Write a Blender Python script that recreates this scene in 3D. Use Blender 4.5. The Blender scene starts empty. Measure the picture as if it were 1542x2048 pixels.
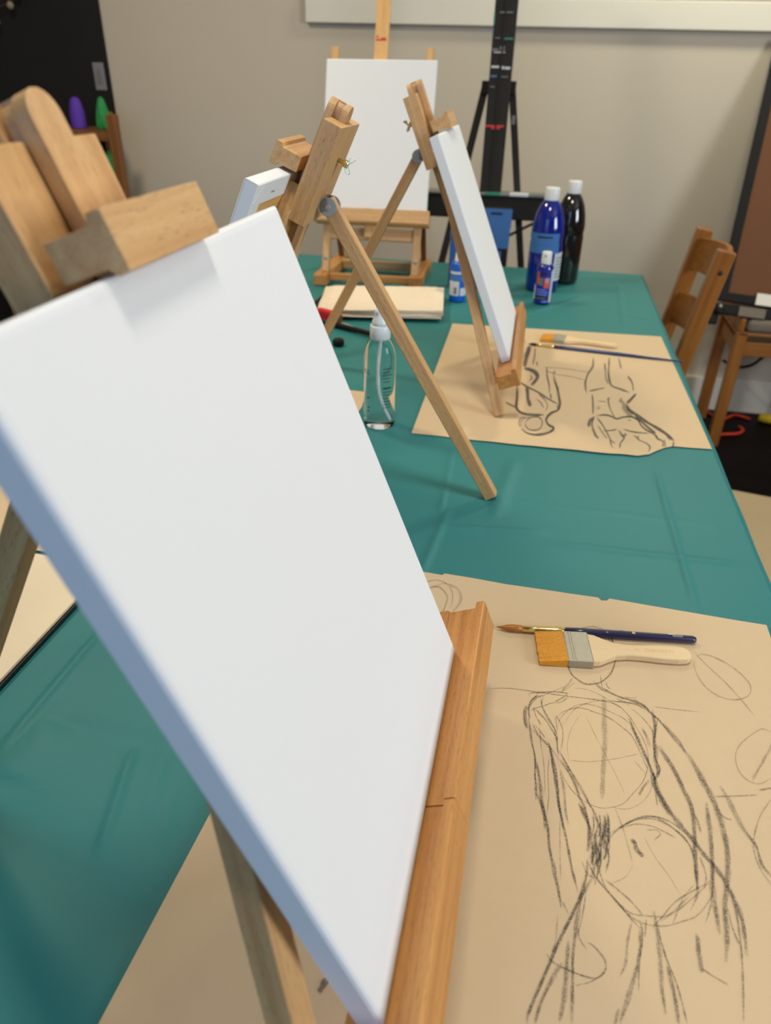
import bpy, bmesh, math, random
import numpy as np
from mathutils import Matrix, Vector, Quaternion

random.seed(7)
sc = bpy.context.scene
COL = sc.collection
rad = math.radians

# ------------------------------------------------------------------ camera
# world: X across the table (right), Y along the table (away), Z up, table surface z = 0, floor z = -0.74
FPX, IW, IH = 1453.158, 1542.0, 2048.0
CAM = Vector((0.0, 0.0, 0.48372))
RIGHT = Vector((0.978941, 0.203586, 0.015102))
UP = Vector((-0.117312, 0.500465, 0.857772))
FWD = Vector((-0.167072, 0.841479, -0.513809))
cd = bpy.data.cameras.new('camera')
cd.sensor_fit = 'VERTICAL'
cd.sensor_height = 24.0
cd.sensor_width = 24.0
cd.lens = FPX / IH * 24.0
cd.clip_start = 0.01
cd.clip_end = 60
cd.dof.use_dof = True
cd.dof.focus_distance = 0.64
cd.dof.aperture_fstop = 4.7
co = bpy.data.objects.new('camera', cd)
COL.objects.link(co)
M = Matrix.Identity(4)
for i in range(3):
    M[i][0], M[i][1], M[i][2], M[i][3] = RIGHT[i], UP[i], -FWD[i], CAM[i]
co.matrix_world = M
sc.camera = co

# ------------------------------------------------------------------ light
sc.view_settings.view_transform = 'Standard'
sc.view_settings.look = 'None'
sc.view_settings.gamma = 1.0
sc.view_settings.exposure = 0.0
sc.view_settings.use_curve_mapping = False
w = bpy.data.worlds.new('room_air')
sc.world = w
w.use_nodes = True
w.node_tree.nodes['Background'].inputs[0].default_value = (0.55, 0.75, 1.0, 1)
w.node_tree.nodes['Background'].inputs[1].default_value = 0.06


def area(name, loc, target, size, power, color, shape='RECTANGLE', sy=None):
    l = bpy.data.lights.new(name, 'AREA')
    l.shape = shape
    l.size = size
    l.size_y = sy or size
    l.energy = power
    l.color = color
    o = bpy.data.objects.new(name, l)
    COL.objects.link(o)
    o.location = loc
    o.rotation_euler = (Vector(target) - Vector(loc)).to_track_quat('-Z', 'Y').to_euler()
    return o


area('window_daylight', (2.9, -0.2, 0.9), (0.0, 0.9, 0.1), 1.1, 63, (0.88, 0.93, 1.0), sy=1.1)
area('window_behind', (-0.80, -1.60, 0.9), (-0.2, 1.0, 0.2), 1.3, 15, (0.34, 0.57, 1.0), sy=1.2)
area('ceiling_lamp_near', (-0.10, 0.55, 1.68), (-0.10, 0.55, 0), 0.30, 11, (1.0, 0.94, 0.84), 'DISK')
area('ceiling_lamp_far', (0.60, 2.62, 1.68), (0.60, 2.62, 0), 0.30, 16, (1.0, 0.96, 0.72), 'DISK')
area('ceiling_lamp_left', (-1.30, 1.60, 1.68), (-1.30, 1.60, 0), 0.30, 21, (1.0, 0.86, 0.63), 'DISK')


# ------------------------------------------------------------------ helpers
def table_pt(px, py, z=0.0):
    """where the sight line of a photo pixel meets the horizontal plane z"""
    d = RIGHT * ((px - IW / 2) / FPX) - UP * ((py - IH / 2) / FPX) + FWD
    t = (z - CAM.z) / d.z
    return CAM + d * t


def s2l(c):
    return tuple(((v / 255) / 12.92 if v / 255 <= 0.04045 else ((v / 255 + 0.055) / 1.055) ** 2.4) for v in c) + (1.0,)


class NT:
    def __init__(self, name):
        self.m = bpy.data.materials.new(name)
        self.m.use_nodes = True
        self.t = self.m.node_tree
        self.b = self.t.nodes['Principled BSDF']
        self.out = self.t.nodes['Material Output']

    def n(self, typ, **kw):
        nd = self.t.nodes.new(typ)
        for k, v in kw.items():
            setattr(nd, k, v)
        return nd

    def l(self, a, b):
        self.t.links.new(a, b)


def plain(name, col, rough=0.5, metal=0.0, noise=0.0, scale=40.0, bump=0.0, bscale=200.0, spec=0.5, coat=0.0):
    k = NT(name)
    k.b.inputs['Base Color'].default_value = col
    k.b.inputs['Roughness'].default_value = rough
    k.b.inputs['Metallic'].default_value = metal
    k.b.inputs['Specular IOR Level'].default_value = spec
    k.b.inputs['Coat Weight'].default_value = coat
    tc = k.n('ShaderNodeTexCoord')
    if noise > 0:
        nz = k.n('ShaderNodeTexNoise')
        nz.inputs['Scale'].default_value = scale
        nz.inputs['Detail'].default_value = 4
        k.l(tc.outputs['Object'], nz.inputs['Vector'])
        mx = k.n('ShaderNodeMix', data_type='RGBA')
        mx.inputs[6].default_value = tuple(c * (1 - noise) for c in col[:3]) + (1,)
        mx.inputs[7].default_value = tuple(min(1, c * (1 + noise)) for c in col[:3]) + (1,)
        k.l(nz.outputs['Fac'], mx.inputs[0])
        k.l(mx.outputs[2], k.b.inputs['Base Color'])
    if bump > 0:
        nb = k.n('ShaderNodeTexNoise')
        nb.inputs['Scale'].default_value = bscale
        nb.inputs['Detail'].default_value = 3
        k.l(tc.outputs['Object'], nb.inputs['Vector'])
        bp = k.n('ShaderNodeBump')
        bp.inputs['Strength'].default_value = bump
        bp.inputs['Distance'].default_value = 0.002
        k.l(nb.outputs['Fac'], bp.inputs['Height'])
        k.l(bp.outputs['Normal'], k.b.inputs['Normal'])
    return k.m


def wood(name, light, dark, rough=0.45, scale=1.0, fleck=0.35):
    """grain runs along gc.z (an attribute laid down with each bar)"""
    k = NT(name)
    at = k.n('ShaderNodeAttribute', attribute_name='gc')
    mp = k.n('ShaderNodeMapping')
    mp.inputs['Scale'].default_value = (130 * scale, 130 * scale, 5 * scale)
    k.l(at.outputs['Vector'], mp.inputs['Vector'])
    nz = k.n('ShaderNodeTexNoise')
    nz.inputs['Scale'].default_value = 1.0
    nz.inputs['Detail'].default_value = 5
    nz.inputs['Roughness'].default_value = 0.6
    nz.inputs['Distortion'].default_value = 0.3
    k.l(mp.outputs['Vector'], nz.inputs['Vector'])
    rp = k.n('ShaderNodeValToRGB')
    rp.color_ramp.elements[0].position = 0.32
    rp.color_ramp.elements[0].color = dark
    rp.color_ramp.elements[1].position = 0.68
    rp.color_ramp.elements[1].color = light
    k.l(nz.outputs['Fac'], rp.inputs['Fac'])
    mp2 = k.n('ShaderNodeMapping')
    mp2.inputs['Scale'].default_value = (1300, 1300, 130)
    k.l(at.outputs['Vector'], mp2.inputs['Vector'])
    n2 = k.n('ShaderNodeTexNoise')
    n2.inputs['Scale'].default_value = 1.0
    n2.inputs['Detail'].default_value = 1
    k.l(mp2.outputs['Vector'], n2.inputs['Vector'])
    r2 = k.n('ShaderNodeValToRGB')
    r2.color_ramp.elements[0].position = 0.27
    r2.color_ramp.elements[0].color = (1 - fleck,) * 3 + (1,)
    r2.color_ramp.elements[1].position = 0.40
    r2.color_ramp.elements[1].color = (1, 1, 1, 1)
    k.l(n2.outputs['Fac'], r2.inputs['Fac'])
    mx = k.n('ShaderNodeMix', data_type='RGBA', blend_type='MULTIPLY')
    mx.inputs[0].default_value = 1.0
    k.l(rp.outputs['Color'], mx.inputs[6])
    k.l(r2.outputs['Color'], mx.inputs[7])
    k.l(mx.outputs[2], k.b.inputs['Base Color'])
    k.b.inputs['Roughness'].default_value = rough
    bp = k.n('ShaderNodeBump')
    bp.inputs['Strength'].default_value = 0.15
    bp.inputs['Distance'].default_value = 0.001
    k.l(nz.outputs['Fac'], bp.inputs['Height'])
    k.l(bp.outputs['Normal'], k.b.inputs['Normal'])
    return k.m


MAT = {}
MAT['beech'] = wood('beech_wood', s2l((213, 170, 115)), s2l((190, 142, 88)))
MAT['beech_orange'] = wood('oiled_beech_wood', s2l((206, 148, 82)), s2l((176, 114, 54)), rough=0.38)
MAT['pine'] = wood('pine_wood', s2l((226, 180, 116)), s2l((206, 154, 90)))
MAT['chair_wood'] = wood('honey_stained_wood', s2l((160, 102, 42)), s2l((132, 80, 30)), rough=0.35, scale=0.6, fleck=0.15)
MAT['rack_wood'] = wood('brown_stained_wood', s2l((150, 98, 50)), s2l((116, 72, 34)), scale=0.6, fleck=0.1)
MAT['handle_wood'] = wood('pale_birch_wood', s2l((232, 204, 158)), s2l((222, 190, 142)), rough=0.55, fleck=0.08)


def canvas_mat():
    k = NT('primed_canvas')
    k.b.inputs['Base Color'].default_value = (0.80, 0.80, 0.79, 1)
    k.b.inputs['Roughness'].default_value = 0.85
    k.b.inputs['Specular IOR Level'].default_value = 0.2
    at = k.n('ShaderNodeAttribute', attribute_name='gc')
    hs = []
    for ax in (0, 1):
        wv = k.n('ShaderNodeTexWave', wave_type='BANDS', bands_direction='X' if ax == 0 else 'Y')
        wv.inputs['Scale'].default_value = 380
        wv.inputs['Distortion'].default_value = 1.5
        wv.inputs['Detail'].default_value = 1
        k.l(at.outputs['Vector'], wv.inputs['Vector'])
        hs.append(wv)
    ad = k.n('ShaderNodeMath', operation='ADD')
    k.l(hs[0].outputs['Fac'], ad.inputs[0])
    k.l(hs[1].outputs['Fac'], ad.inputs[1])
    bp = k.n('ShaderNodeBump')
    bp.inputs['Strength'].default_value = 0.25
    bp.inputs['Distance'].default_value = 0.0004
    k.l(ad.outputs[0], bp.inputs['Height'])
    k.l(bp.outputs['Normal'], k.b.inputs['Normal'])
    return k.m


MAT['canvas'] = canvas_mat()


def cloth_mat():
    k = NT('teal_vinyl_cloth')
    tc = k.n('ShaderNodeTexCoord')
    nz = k.n('ShaderNodeTexNoise')
    nz.inputs['Scale'].default_value = 3.0
    nz.inputs['Detail'].default_value = 3
    k.l(tc.outputs['Object'], nz.inputs['Vector'])
    mx = k.n('ShaderNodeMix', data_type='RGBA')
    mx.inputs[6].default_value = (0.034, 0.190, 0.186, 1)
    mx.inputs[7].default_value = (0.041, 0.218, 0.214, 1)
    k.l(nz.outputs['Fac'], mx.inputs[0])
    k.l(mx.outputs[2], k.b.inputs['Base Color'])
    k.b.inputs['Roughness'].default_value = 0.48
    k.b.inputs['Specular IOR Level'].default_value = 0.15
    nb = k.n('ShaderNodeTexNoise')
    nb.inputs['Scale'].default_value = 22
    nb.inputs['Detail'].default_value = 5
    nb.inputs['Distortion'].default_value = 1.2
    k.l(tc.outputs['Object'], nb.inputs['Vector'])
    bp = k.n('ShaderNodeBump')
    bp.inputs['Strength'].default_value = 0.10
    bp.inputs['Distance'].default_value = 0.006
    k.l(nb.outputs['Fac'], bp.inputs['Height'])
    k.l(bp.outputs['Normal'], k.b.inputs['Normal'])
    return k.m


MAT['cloth'] = cloth_mat()
MAT['paper'] = plain('manila_paper', s2l((212, 186, 149)), 0.9, noise=0.03, scale=60, bump=0.08, bscale=900, spec=0.15)
MAT['pad_paper'] = plain('cream_paper', s2l((238, 220, 186)), 0.9, noise=0.02, scale=50, spec=0.15)
MAT['napkin'] = plain('unbleached_towel', s2l((234, 216, 190)), 0.95, noise=0.05, scale=70, bump=0.4, bscale=160, spec=0.1)
MAT['black'] = plain('black_paint', (0.017, 0.0145, 0.0125, 1), 0.65, noise=0.2, scale=20, spec=0.25)
MAT['black_metal'] = plain('black_metal', (0.010, 0.009, 0.009, 1), 0.6, spec=0.2)
MAT['steel'] = plain('zinc_steel', (0.42, 0.42, 0.37, 1), 0.5, 0.5, noise=0.1, scale=300)
MAT['brass'] = plain('brass', (0.86, 0.74, 0.42, 1), 0.3, 1.0)
MAT['gold_ferrule'] = plain('gold_ferrule', (0.86, 0.62, 0.22, 1), 0.22, 1.0)
MAT['tin_ferrule'] = plain('tin_ferrule', (0.40, 0.365, 0.29, 1), 0.5, 0.5, noise=0.15, scale=400)
MAT['bristle'] = plain('amber_bristle', s2l((216, 146, 30)), 0.5, noise=0.3, scale=420, bump=0.4, bscale=900)
MAT['bristle_round'] = plain('sable_bristle', s2l((170, 104, 28)), 0.4, noise=0.3, scale=500)
MAT['bristle_dark'] = plain('dark_bristle', (0.02, 0.014, 0.012, 1), 0.5)
MAT['navy'] = plain('navy_lacquer', s2l((32, 30, 66)), 0.28, noise=0.2, scale=120, coat=0.4)
MAT['blue_lacquer'] = plain('blue_lacquer', s2l((22, 42, 92)), 0.3, coat=0.4)
MAT['white_plastic'] = plain('white_plastic', (0.78, 0.78, 0.77, 1), 0.35)
MAT['milky'] = plain('milky_plastic', (0.66, 0.70, 0.70, 1), 0.3)
MAT['blue_bottle'] = plain('ultramarine_bottle', s2l((14, 32, 128)), 0.12, coat=0.6, noise=0.15, scale=15)
MAT['cyan_bottle'] = plain('cerulean_bottle', s2l((8, 92, 176)), 0.15, coat=0.5)
MAT['bright_blue'] = plain('bright_blue_bottle', s2l((12, 92, 196)), 0.25, coat=0.3)
MAT['dark_bottle'] = plain('black_paint_bottle', (0.010, 0.008, 0.006, 1), 0.10, coat=0.6)
MAT['tape'] = plain('painters_tape', s2l((62, 112, 176)), 0.7, noise=0.06, scale=60)
MAT['label_white'] = plain('white_label', (0.62, 0.64, 0.68, 1), 0.5)
MAT['label_blue'] = plain('royal_blue_label', s2l((24, 34, 150)), 0.4)
MAT['label_light'] = plain('pale_blue_label', s2l((110, 130, 205)), 0.5)
MAT['label_orange'] = plain('orange_label', s2l((222, 92, 50)), 0.5)
MAT['label_pink'] = plain('pink_label', s2l((206, 140, 150)), 0.5)
MAT['label_olive'] = plain('olive_label', s2l((120, 116, 96)), 0.5)
MAT['ink'] = plain('black_ink', (0.012, 0.012, 0.014, 1), 0.5)
MAT['wall'] = plain('greige_wall_paint', s2l((203, 192, 174)), 0.9, noise=0.015, scale=2.5, bump=0.06, bscale=500, spec=0.2)
MAT['trim'] = plain('white_trim_paint', s2l((226, 220, 206)), 0.55)
MAT['blackboard'] = plain('blackboard_paint', (0.0135, 0.013, 0.012, 1), 0.75, noise=0.25, scale=3, spec=0.25)
MAT['floor'] = wood('dark_floor_wood', s2l((20, 11, 10)), s2l((9, 5, 5)), rough=0.55, scale=0.12, fleck=0.1)
MAT['floor'].node_tree.nodes['Principled BSDF'].inputs['Specular IOR Level'].default_value = 0.12
MAT['plate'] = plain('grey_switch_plastic', s2l((132, 134, 138)), 0.4)
MAT['kraft'] = plain('brown_kraft_board', s2l((106, 70, 47)), 0.75, noise=0.05, scale=12, spec=0.2)
MAT['cushion'] = plain('grey_cushion_fabric', s2l((118, 108, 96)), 0.95, noise=0.1, scale=120, bump=0.3, bscale=500)
MAT['red'] = plain('red_plastic', s2l((206, 24, 34)), 0.35)
MAT['red_cord'] = plain('orange_red_cord', s2l((214, 62, 30)), 0.5)
MAT['yellow'] = plain('yellow_plastic', s2l((214, 180, 30)), 0.5)
MAT['purple'] = plain('purple_thread', s2l((92, 52, 176)), 0.7, bump=0.5, bscale=300)
MAT['green'] = plain('green_yarn', s2l((36, 146, 76)), 0.7, noise=0.3, scale=60, bump=0.5, bscale=200)
MAT['drop'] = plain('tan_drop_cloth', s2l((196, 172, 134)), 0.95, noise=0.08, scale=6, bump=0.2, bscale=60)
MAT['dark_tray'] = plain('dark_tray_plastic', (0.018, 0.02, 0.03, 1), 0.4)
MAT['dab_white'] = plain('dried_white_paint', (0.62, 0.62, 0.64, 1), 0.6)
MAT['dab_red'] = plain('dried_red_paint', s2l((200, 60, 58)), 0.6)
MAT['dab_blue'] = plain('dried_blue_paint', s2l((70, 110, 150)), 0.6)
MAT['dab_green'] = plain('dried_green_paint', s2l((50, 130, 104)), 0.6)
MAT['dab_grey'] = plain('dried_grey_paint', s2l((120, 118, 116)), 0.6)
MAT['stamp'] = plain('pressed_lettering', s2l((214, 178, 122)), 0.7)
MAT['petal'] = plain('dried_petals', s2l((150, 138, 110)), 0.8)
MAT['stem'] = plain('dry_stem', s2l((60, 50, 36)), 0.8)


def clear_mat():
    k = NT('clear_bottle')
    k.b.inputs['Base Color'].default_value = (0.90, 0.97, 0.96, 1)
    k.b.inputs['Roughness'].default_value = 0.02
    k.b.inputs['IOR'].default_value = 1.25
    k.b.inputs['Transmission Weight'].default_value = 1.0
    return k.m


MAT['clear'] = clear_mat()


def graphite_mat():
    k = NT('graphite')
    k.b.inputs['Base Color'].default_value = (0.085, 0.074, 0.062, 1)
    k.b.inputs['Roughness'].default_value = 0.7
    at = k.n('ShaderNodeAttribute', attribute_name='dk')
    tc = k.n('ShaderNodeTexCoord')
    nz = k.n('ShaderNodeTexNoise')
    nz.inputs['Scale'].default_value = 900
    nz.inputs['Detail'].default_value = 2
    k.l(tc.outputs['Object'], nz.inputs['Vector'])
    mr = k.n('ShaderNodeMapRange')
    mr.inputs['From Min'].default_value = 0.34
    mr.inputs['From Max'].default_value = 0.62
    mr.inputs['To Min'].default_value = 0.30
    mr.inputs['To Max'].default_value = 1.10
    k.l(nz.outputs['Fac'], mr.inputs['Value'])
    mu = k.n('ShaderNodeMath', operation='MULTIPLY', use_clamp=True)
    k.l(mr.outputs['Result'], mu.inputs[0])
    k.l(at.outputs['Fac'], mu.inputs[1])
    k.l(mu.outputs[0], k.b.inputs['Alpha'])
    return k.m


MAT['graphite'] = graphite_mat()


# ------------------------------------------------------------------ mesh building
def empty(name, loc=(0, 0, 0), rz=0.0):
    o = bpy.data.objects.new(name, None)
    o.empty_display_size = 0.05
    COL.objects.link(o)
    o.location = loc
    o.rotation_euler = (0, 0, rz)
    return o


def tag(o, label=None, cat=None, group=None, kind=None):
    if label:
        o['label'] = label
    if cat:
        o['category'] = cat
    if group:
        o['group'] = group
    if kind:
        o['kind'] = kind
    return o


def finish(name, bm, mat, parent=None, mtx=None, smooth=False, grain='z', recalc=True):
    """write the bmesh as one object; gc = coordinates before mtx with the grain axis turned to z"""
    if recalc:
        bmesh.ops.recalc_face_normals(bm, faces=bm.faces)
    me = bpy.data.meshes.new(name)
    gc = []
    off = (random.random() * 3, random.random() * 3, random.random() * 3)
    for v in bm.verts:
        x, y, z = v.co
        if grain == 'x':
            x, y, z = y, z, x
        elif grain == 'y':
            x, y, z = z, x, y
        gc.append((x + off[0], y + off[1], z + off[2]) if grain != 'n' else (x, y, z))
    if mtx is not None:
        bmesh.ops.transform(bm, matrix=mtx, verts=bm.verts)
    bm.to_mesh(me)
    bm.free()
    a = me.attributes.new('gc', 'FLOAT_VECTOR', 'POINT')
    a.data.foreach_set('vector', [c for g in gc for c in g])
    if smooth:
        for p in me.polygons:
            p.use_smooth = True
    me.materials.append(MAT[mat] if isinstance(mat, str) else mat)
    o = bpy.data.objects.new(name, me)
    COL.objects.link(o)
    if parent is not None:
        o.parent = parent
    return o


def bm_box(lo, hi, bevel=0.0, seg=2):
    bm = bmesh.new()
    bmesh.ops.create_cube(bm, size=1.0)
    for v in bm.verts:
        v.co = Vector([(lo[i] + hi[i]) / 2 + v.co[i] * (hi[i] - lo[i]) for i in range(3)])
    if bevel > 0:
        bmesh.ops.bevel(bm, geom=list(bm.edges), offset=bevel, segments=seg, affect='EDGES', profile=0.5)
    return bm


def box(name, lo, hi, mat, parent=None, bevel=0.0, mtx=None, grain='z', seg=2):
    return finish(name, bm_box(lo, hi, bevel, seg), mat, parent, mtx, grain=grain)


def bar(name, p0, p1, wd, th, mat, parent=None, bevel=0.001, mtx=None, side=None):
    """a square-section bar from p0 to p1; side = direction of its width"""
    p0, p1 = Vector(p0), Vector(p1)
    d = p1 - p0
    L = d.length
    z = d.normalized()
    sd = Vector(side) if side is not None else (Vector((1, 0, 0)) if abs(z.x) < 0.9 else Vector((0, 1, 0)))
    x = (sd - z * sd.dot(z)).normalized()
    y = z.cross(x)
    R = Matrix.Identity(4)
    for i in range(3):
        R[i][0], R[i][1], R[i][2], R[i][3] = x[i], y[i], z[i], p0[i]
    if mtx is not None:
        R = mtx @ R
    return finish(name, bm_box((-wd / 2, -th / 2, 0), (wd / 2, th / 2, L), bevel), mat, parent, R)


def prism(name, prof, a, b, mat, parent=None, mtx=None, axis='x', bevel=0.0, grain=None):
    """extrude a closed 2-D profile from a to b along an axis; the profile gives the other two axes in order"""
    bm = bmesh.new()
    rings = []
    for t in (a, b):
        r = []
        for (p, q) in prof:
            co = {'x': (t, p, q), 'y': (p, t, q), 'z': (p, q, t)}[axis]
            r.append(bm.verts.new(co))
        rings.append(r)
    n = len(prof)
    bm.faces.new(rings[0])
    bm.faces.new(list(reversed(rings[1])))
    for i in range(n):
        bm.faces.new((rings[0][i], rings[1][i], rings[1][(i + 1) % n], rings[0][(i + 1) % n]))
    bmesh.ops.recalc_face_normals(bm, faces=bm.faces)
    if bevel > 0:
        es = [e for e in bm.edges if len(e.link_faces) == 2 and e.calc_face_angle(0) > 0.6]
        bmesh.ops.bevel(bm, geom=es, offset=bevel, segments=2, affect='EDGES', profile=0.5)
    return finish(name, bm, mat, parent, mtx, grain=grain or axis)


def lathe(name, prof, mat, parent=None, mtx=None, seg=32, smooth=True, cap=True):
    bm = bmesh.new()
    rings = []
    for (r, z) in prof:
        rings.append([bm.verts.new((r * math.cos(2 * math.pi * i / seg), r * math.sin(2 * math.pi * i / seg), z)) for i in range(seg)])
    for a, b in zip(rings, rings[1:]):
        for i in range(seg):
            bm.faces.new((a[i], a[(i + 1) % seg], b[(i + 1) % seg], b[i]))
    if cap:
        bm.faces.new(list(reversed(rings[0])))
        bm.faces.new(rings[-1])
    o = finish(name, bm, mat, parent, mtx, recalc=True)
    if smooth:
        for p in o.data.polygons:
            p.use_smooth = abs(p.normal.z) < 0.96 and len(p.vertices) == 4
    return o


def catmull(pts, step):
    P = [Vector(p) for p in pts]
    if len(P) == 2:
        n = max(2, int((P[1] - P[0]).length / step) + 1)
        return [P[0].lerp(P[1], i / n) for i in range(n + 1)]
    ext = [P[0] * 2 - P[1]] + P + [P[-1] * 2 - P[-2]]
    out = []
    for i in range(1, len(ext) - 2):
        a, b, c, d = ext[i - 1:i + 3]
        n = max(2, int((c - b).length / step) + 1)
        for j in range(n):
            t = j / n
            out.append(0.5 * ((2 * b) + (c - a) * t + (2 * a - 5 * b + 4 * c - d) * t * t + (3 * b - a - 3 * c + d) * t ** 3))
    out.append(P[-1])
    return out


def tube(name, pts, r, mat, parent=None, seg=8, step=0.01, taper=None):
    path = catmull(pts, step)
    bm = bmesh.new()
    rings = []
    up = Vector((0, 0, 1))
    for i, p in enumerate(path):
        d = (path[min(i + 1, len(path) - 1)] - path[max(i - 1, 0)]).normalized()
        x = d.cross(up)
        if x.length < 1e-4:
            x = Vector((1, 0, 0))
        x.normalize()
        y = x.cross(d)
        rr = r if taper is None else taper(i / (len(path) - 1)) * r
        rings.append([bm.verts.new(p + (x * math.cos(2 * math.pi * k / seg) + y * math.sin(2 * math.pi * k / seg)) * rr) for k in range(seg)])
    for a, b in zip(rings, rings[1:]):
        for k in range(seg):
            bm.faces.new((a[k], a[(k + 1) % seg], b[(k + 1) % seg], b[k]))
    bm.faces.new(rings[0])
    bm.faces.new(rings[-1])
    return finish(name, bm, mat, parent, smooth=True)


def axes_mtx(o, x, y, z):
    m = Matrix.Identity(4)
    for i in range(3):
        m[i][0], m[i][1], m[i][2], m[i][3] = x[i], y[i], z[i], o[i]
    return m


def flat_text(name, s, size, mat, parent, mtx, bend_r=None, depth=0.0003):
    """flat lettering as a mesh; bend_r wraps it round a bottle of that radius (text x -> angle)"""
    cu = bpy.data.curves.new(name, 'FONT')
    cu.body = s
    cu.size = size
    cu.align_x = 'CENTER'
    cu.align_y = 'CENTER'
    ob = bpy.data.objects.new(name, cu)
    COL.objects.link(ob)
    dg = bpy.context.evaluated_depsgraph_get()
    me = bpy.data.meshes.new_from_object(ob.evaluated_get(dg))
    bpy.data.objects.remove(ob)
    bm = bmesh.new()
    bm.from_mesh(me)
    bpy.data.meshes.remove(me)
    if bend_r:
        bmesh.ops.subdivide_edges(bm, edges=[e for e in bm.edges if e.calc_length() > size * 0.25], cuts=2)
        for v in bm.verts:
            a = v.co.x / bend_r
            v.co = Vector((bend_r * math.sin(a), -bend_r * math.cos(a), v.co.y))
    return finish(name, bm, mat, parent, mtx, recalc=False)


def wrap_patch(name, r, a0, a1, z0, z1, mat, parent, n=14, th=0.0004, mtx=None):
    """a label or a strip of tape lying on a bottle of radius r between two angles (0 = towards -Y)"""
    bm = bmesh.new()
    g = []
    for rr in (r, r + th):
        for z in (z0, z1):
            g.append([bm.verts.new((rr * math.sin(a0 + (a1 - a0) * i / n), -rr * math.cos(a0 + (a1 - a0) * i / n), z)) for i in range(n + 1)])
    i0, i1, o0, o1 = g
    for i in range(n):
        bm.faces.new((o0[i], o0[i + 1], o1[i + 1], o1[i]))
        bm.faces.new((i0[i], i1[i], i1[i + 1], i0[i + 1]))
        bm.faces.new((o1[i], o1[i + 1], i1[i + 1], i1[i]))
        bm.faces.new((i0[i], i0[i + 1], o0[i + 1], o0[i]))
    bm.faces.new((i0[0], o0[0], o1[0], i1[0]))
    bm.faces.new((i0[n], i1[n], o1[n], o0[n]))
    return finish(name, bm, mat, parent, mtx, smooth=False)


# ================================================================== the room
WY = 3.19      # back wall
FZ = -0.74     # floor
floor = box('floor', (-3.2, -2.6, FZ - 0.05), (3.2, WY, FZ), 'floor', grain='x')
tag(floor, 'dark brown wooden floor under the table', kind='structure')
wall = box('wall_back', (-3.2, WY, FZ), (3.2, WY + 0.1, 1.75), 'wall')
tag(wall, 'greige painted wall behind the table', kind='structure')
wf2 = box('wall_side', (-3.3, -2.6, FZ), (-3.2, WY + 0.1, 1.75), 'wall')
tag(wf2, 'greige painted side wall at the left', kind='structure')
ce = box('ceiling', (-3.3, -2.6, 1.75), (3.2, WY + 0.1, 1.82), 'trim')
tag(ce, 'white ceiling above the table', kind='structure')
wl = box('wall_left', (-3.2, WY - 0.012, FZ), (-1.822, WY, 1.75), 'blackboard')
tag(wl, 'black blackboard-painted wall section at the left', kind='structure')
bb = box('baseboard_back', (-1.81, WY - 0.016, FZ), (3.2, WY, FZ + 0.145), 'trim', bevel=0.004)
tag(bb, 'white baseboard along the greige wall', kind='structure')
tr = box('trim_1', (0, -0.028, 0), (2.9, 0, 0.083), 'trim', bevel=0.003, mtx=Matrix.Translation((-0.968, WY, 0.655)) @ Matrix.Rotation(rad(0.7), 4, 'Y'), grain='x')
tag(tr, 'wide white trim board under the window', kind='structure')
wf = empty('window_1', (-0.968, WY, 0.752))
tag(wf, 'window above the white trim board', kind='structure')
for nm, lo, hi, m in (('window_frame', (0, -0.02, 0), (2.9, 0, 0.05), 'black'), ('window_frame', (0, -0.02, 0.05), (0.05, 0, 0.9), 'trim'),
                      ('window_frame', (2.85, -0.02, 0.05), (2.9, 0, 0.9), 'trim'), ('window_frame', (0, -0.02, 0.9), (2.9, 0, 0.95), 'trim'),
                      ('pane', (0.05, -0.006, 0.05), (2.85, 0, 0.9), 'label_white')):
    box(nm, lo, hi, m, wf, bevel=0.002)

# switch plate on the black wall
sp = empty('switch_plate', (-1.862, WY - 0.012, 0.467))
tag(sp, 'grey light switch plate on the black wall edge', 'switch')
box('plate', (-0.024, -0.006, -0.049), (0.024, 0, 0.049), 'plate', sp, bevel=0.002)
box('rocker', (-0.010, -0.009, -0.026), (0.010, -0.006, 0.026), 'dab_grey', sp, bevel=0.001)

# dried flowers hanging at the upper left
fl = empty('dried_flower_sprig', (-2.18, WY - 0.05, 0.70))
tag(fl, 'blurred sprig of pale dried flowers on the black wall', 'flowers')
tube('stem', [(-0.12, 0, -0.02), (0.0, 0, 0.02), (0.14, 0, 0.12)], 0.003, 'stem', fl, step=0.03)
for (x, z, r) in ((-0.075, -0.05, .011), (0.0, 0.005, .014), (0.035, 0.045, .014), (0.01, 0.035, .008), (0.10, 0.075, .014), (0.07, 0.09, .010), (-0.14, -0.075, .008)):
    lathe('petal_head', [(r * .3, -r), (r * .9, -r * .4), (r, 0.1 * r), (r * .6, r * .8), (r * .15, r)], 'petal', fl, Matrix.Translation((x, -0.004, z)), seg=10)

# ================================================================== table and cloth
TX0, TX1, TY0, TY1 = -0.80, 0.297, -0.12, 2.288
tb = empty('folding_table', ((TX0 + TX1) / 2, (TY0 + TY1) / 2, FZ))
tag(tb, 'long work table hidden under the teal cloth', 'table')
hx, hy = (TX1 - TX0) / 2, (TY1 - TY0) / 2
box('table_top', (-hx + .006, -hy + .006, 0.706), (hx - .006, hy - .006, 0.7365), 'white_plastic', tb, bevel=0.006)
for sx in (-1, 1):
    for sy in (-1, 1):
        bar('leg', (sx * (hx - .08), sy * (hy - .44), 0), (sx * (hx - .08), sy * (hy - .44), 0.706), 0.03, 0.03, 'black_metal', tb)


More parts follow.
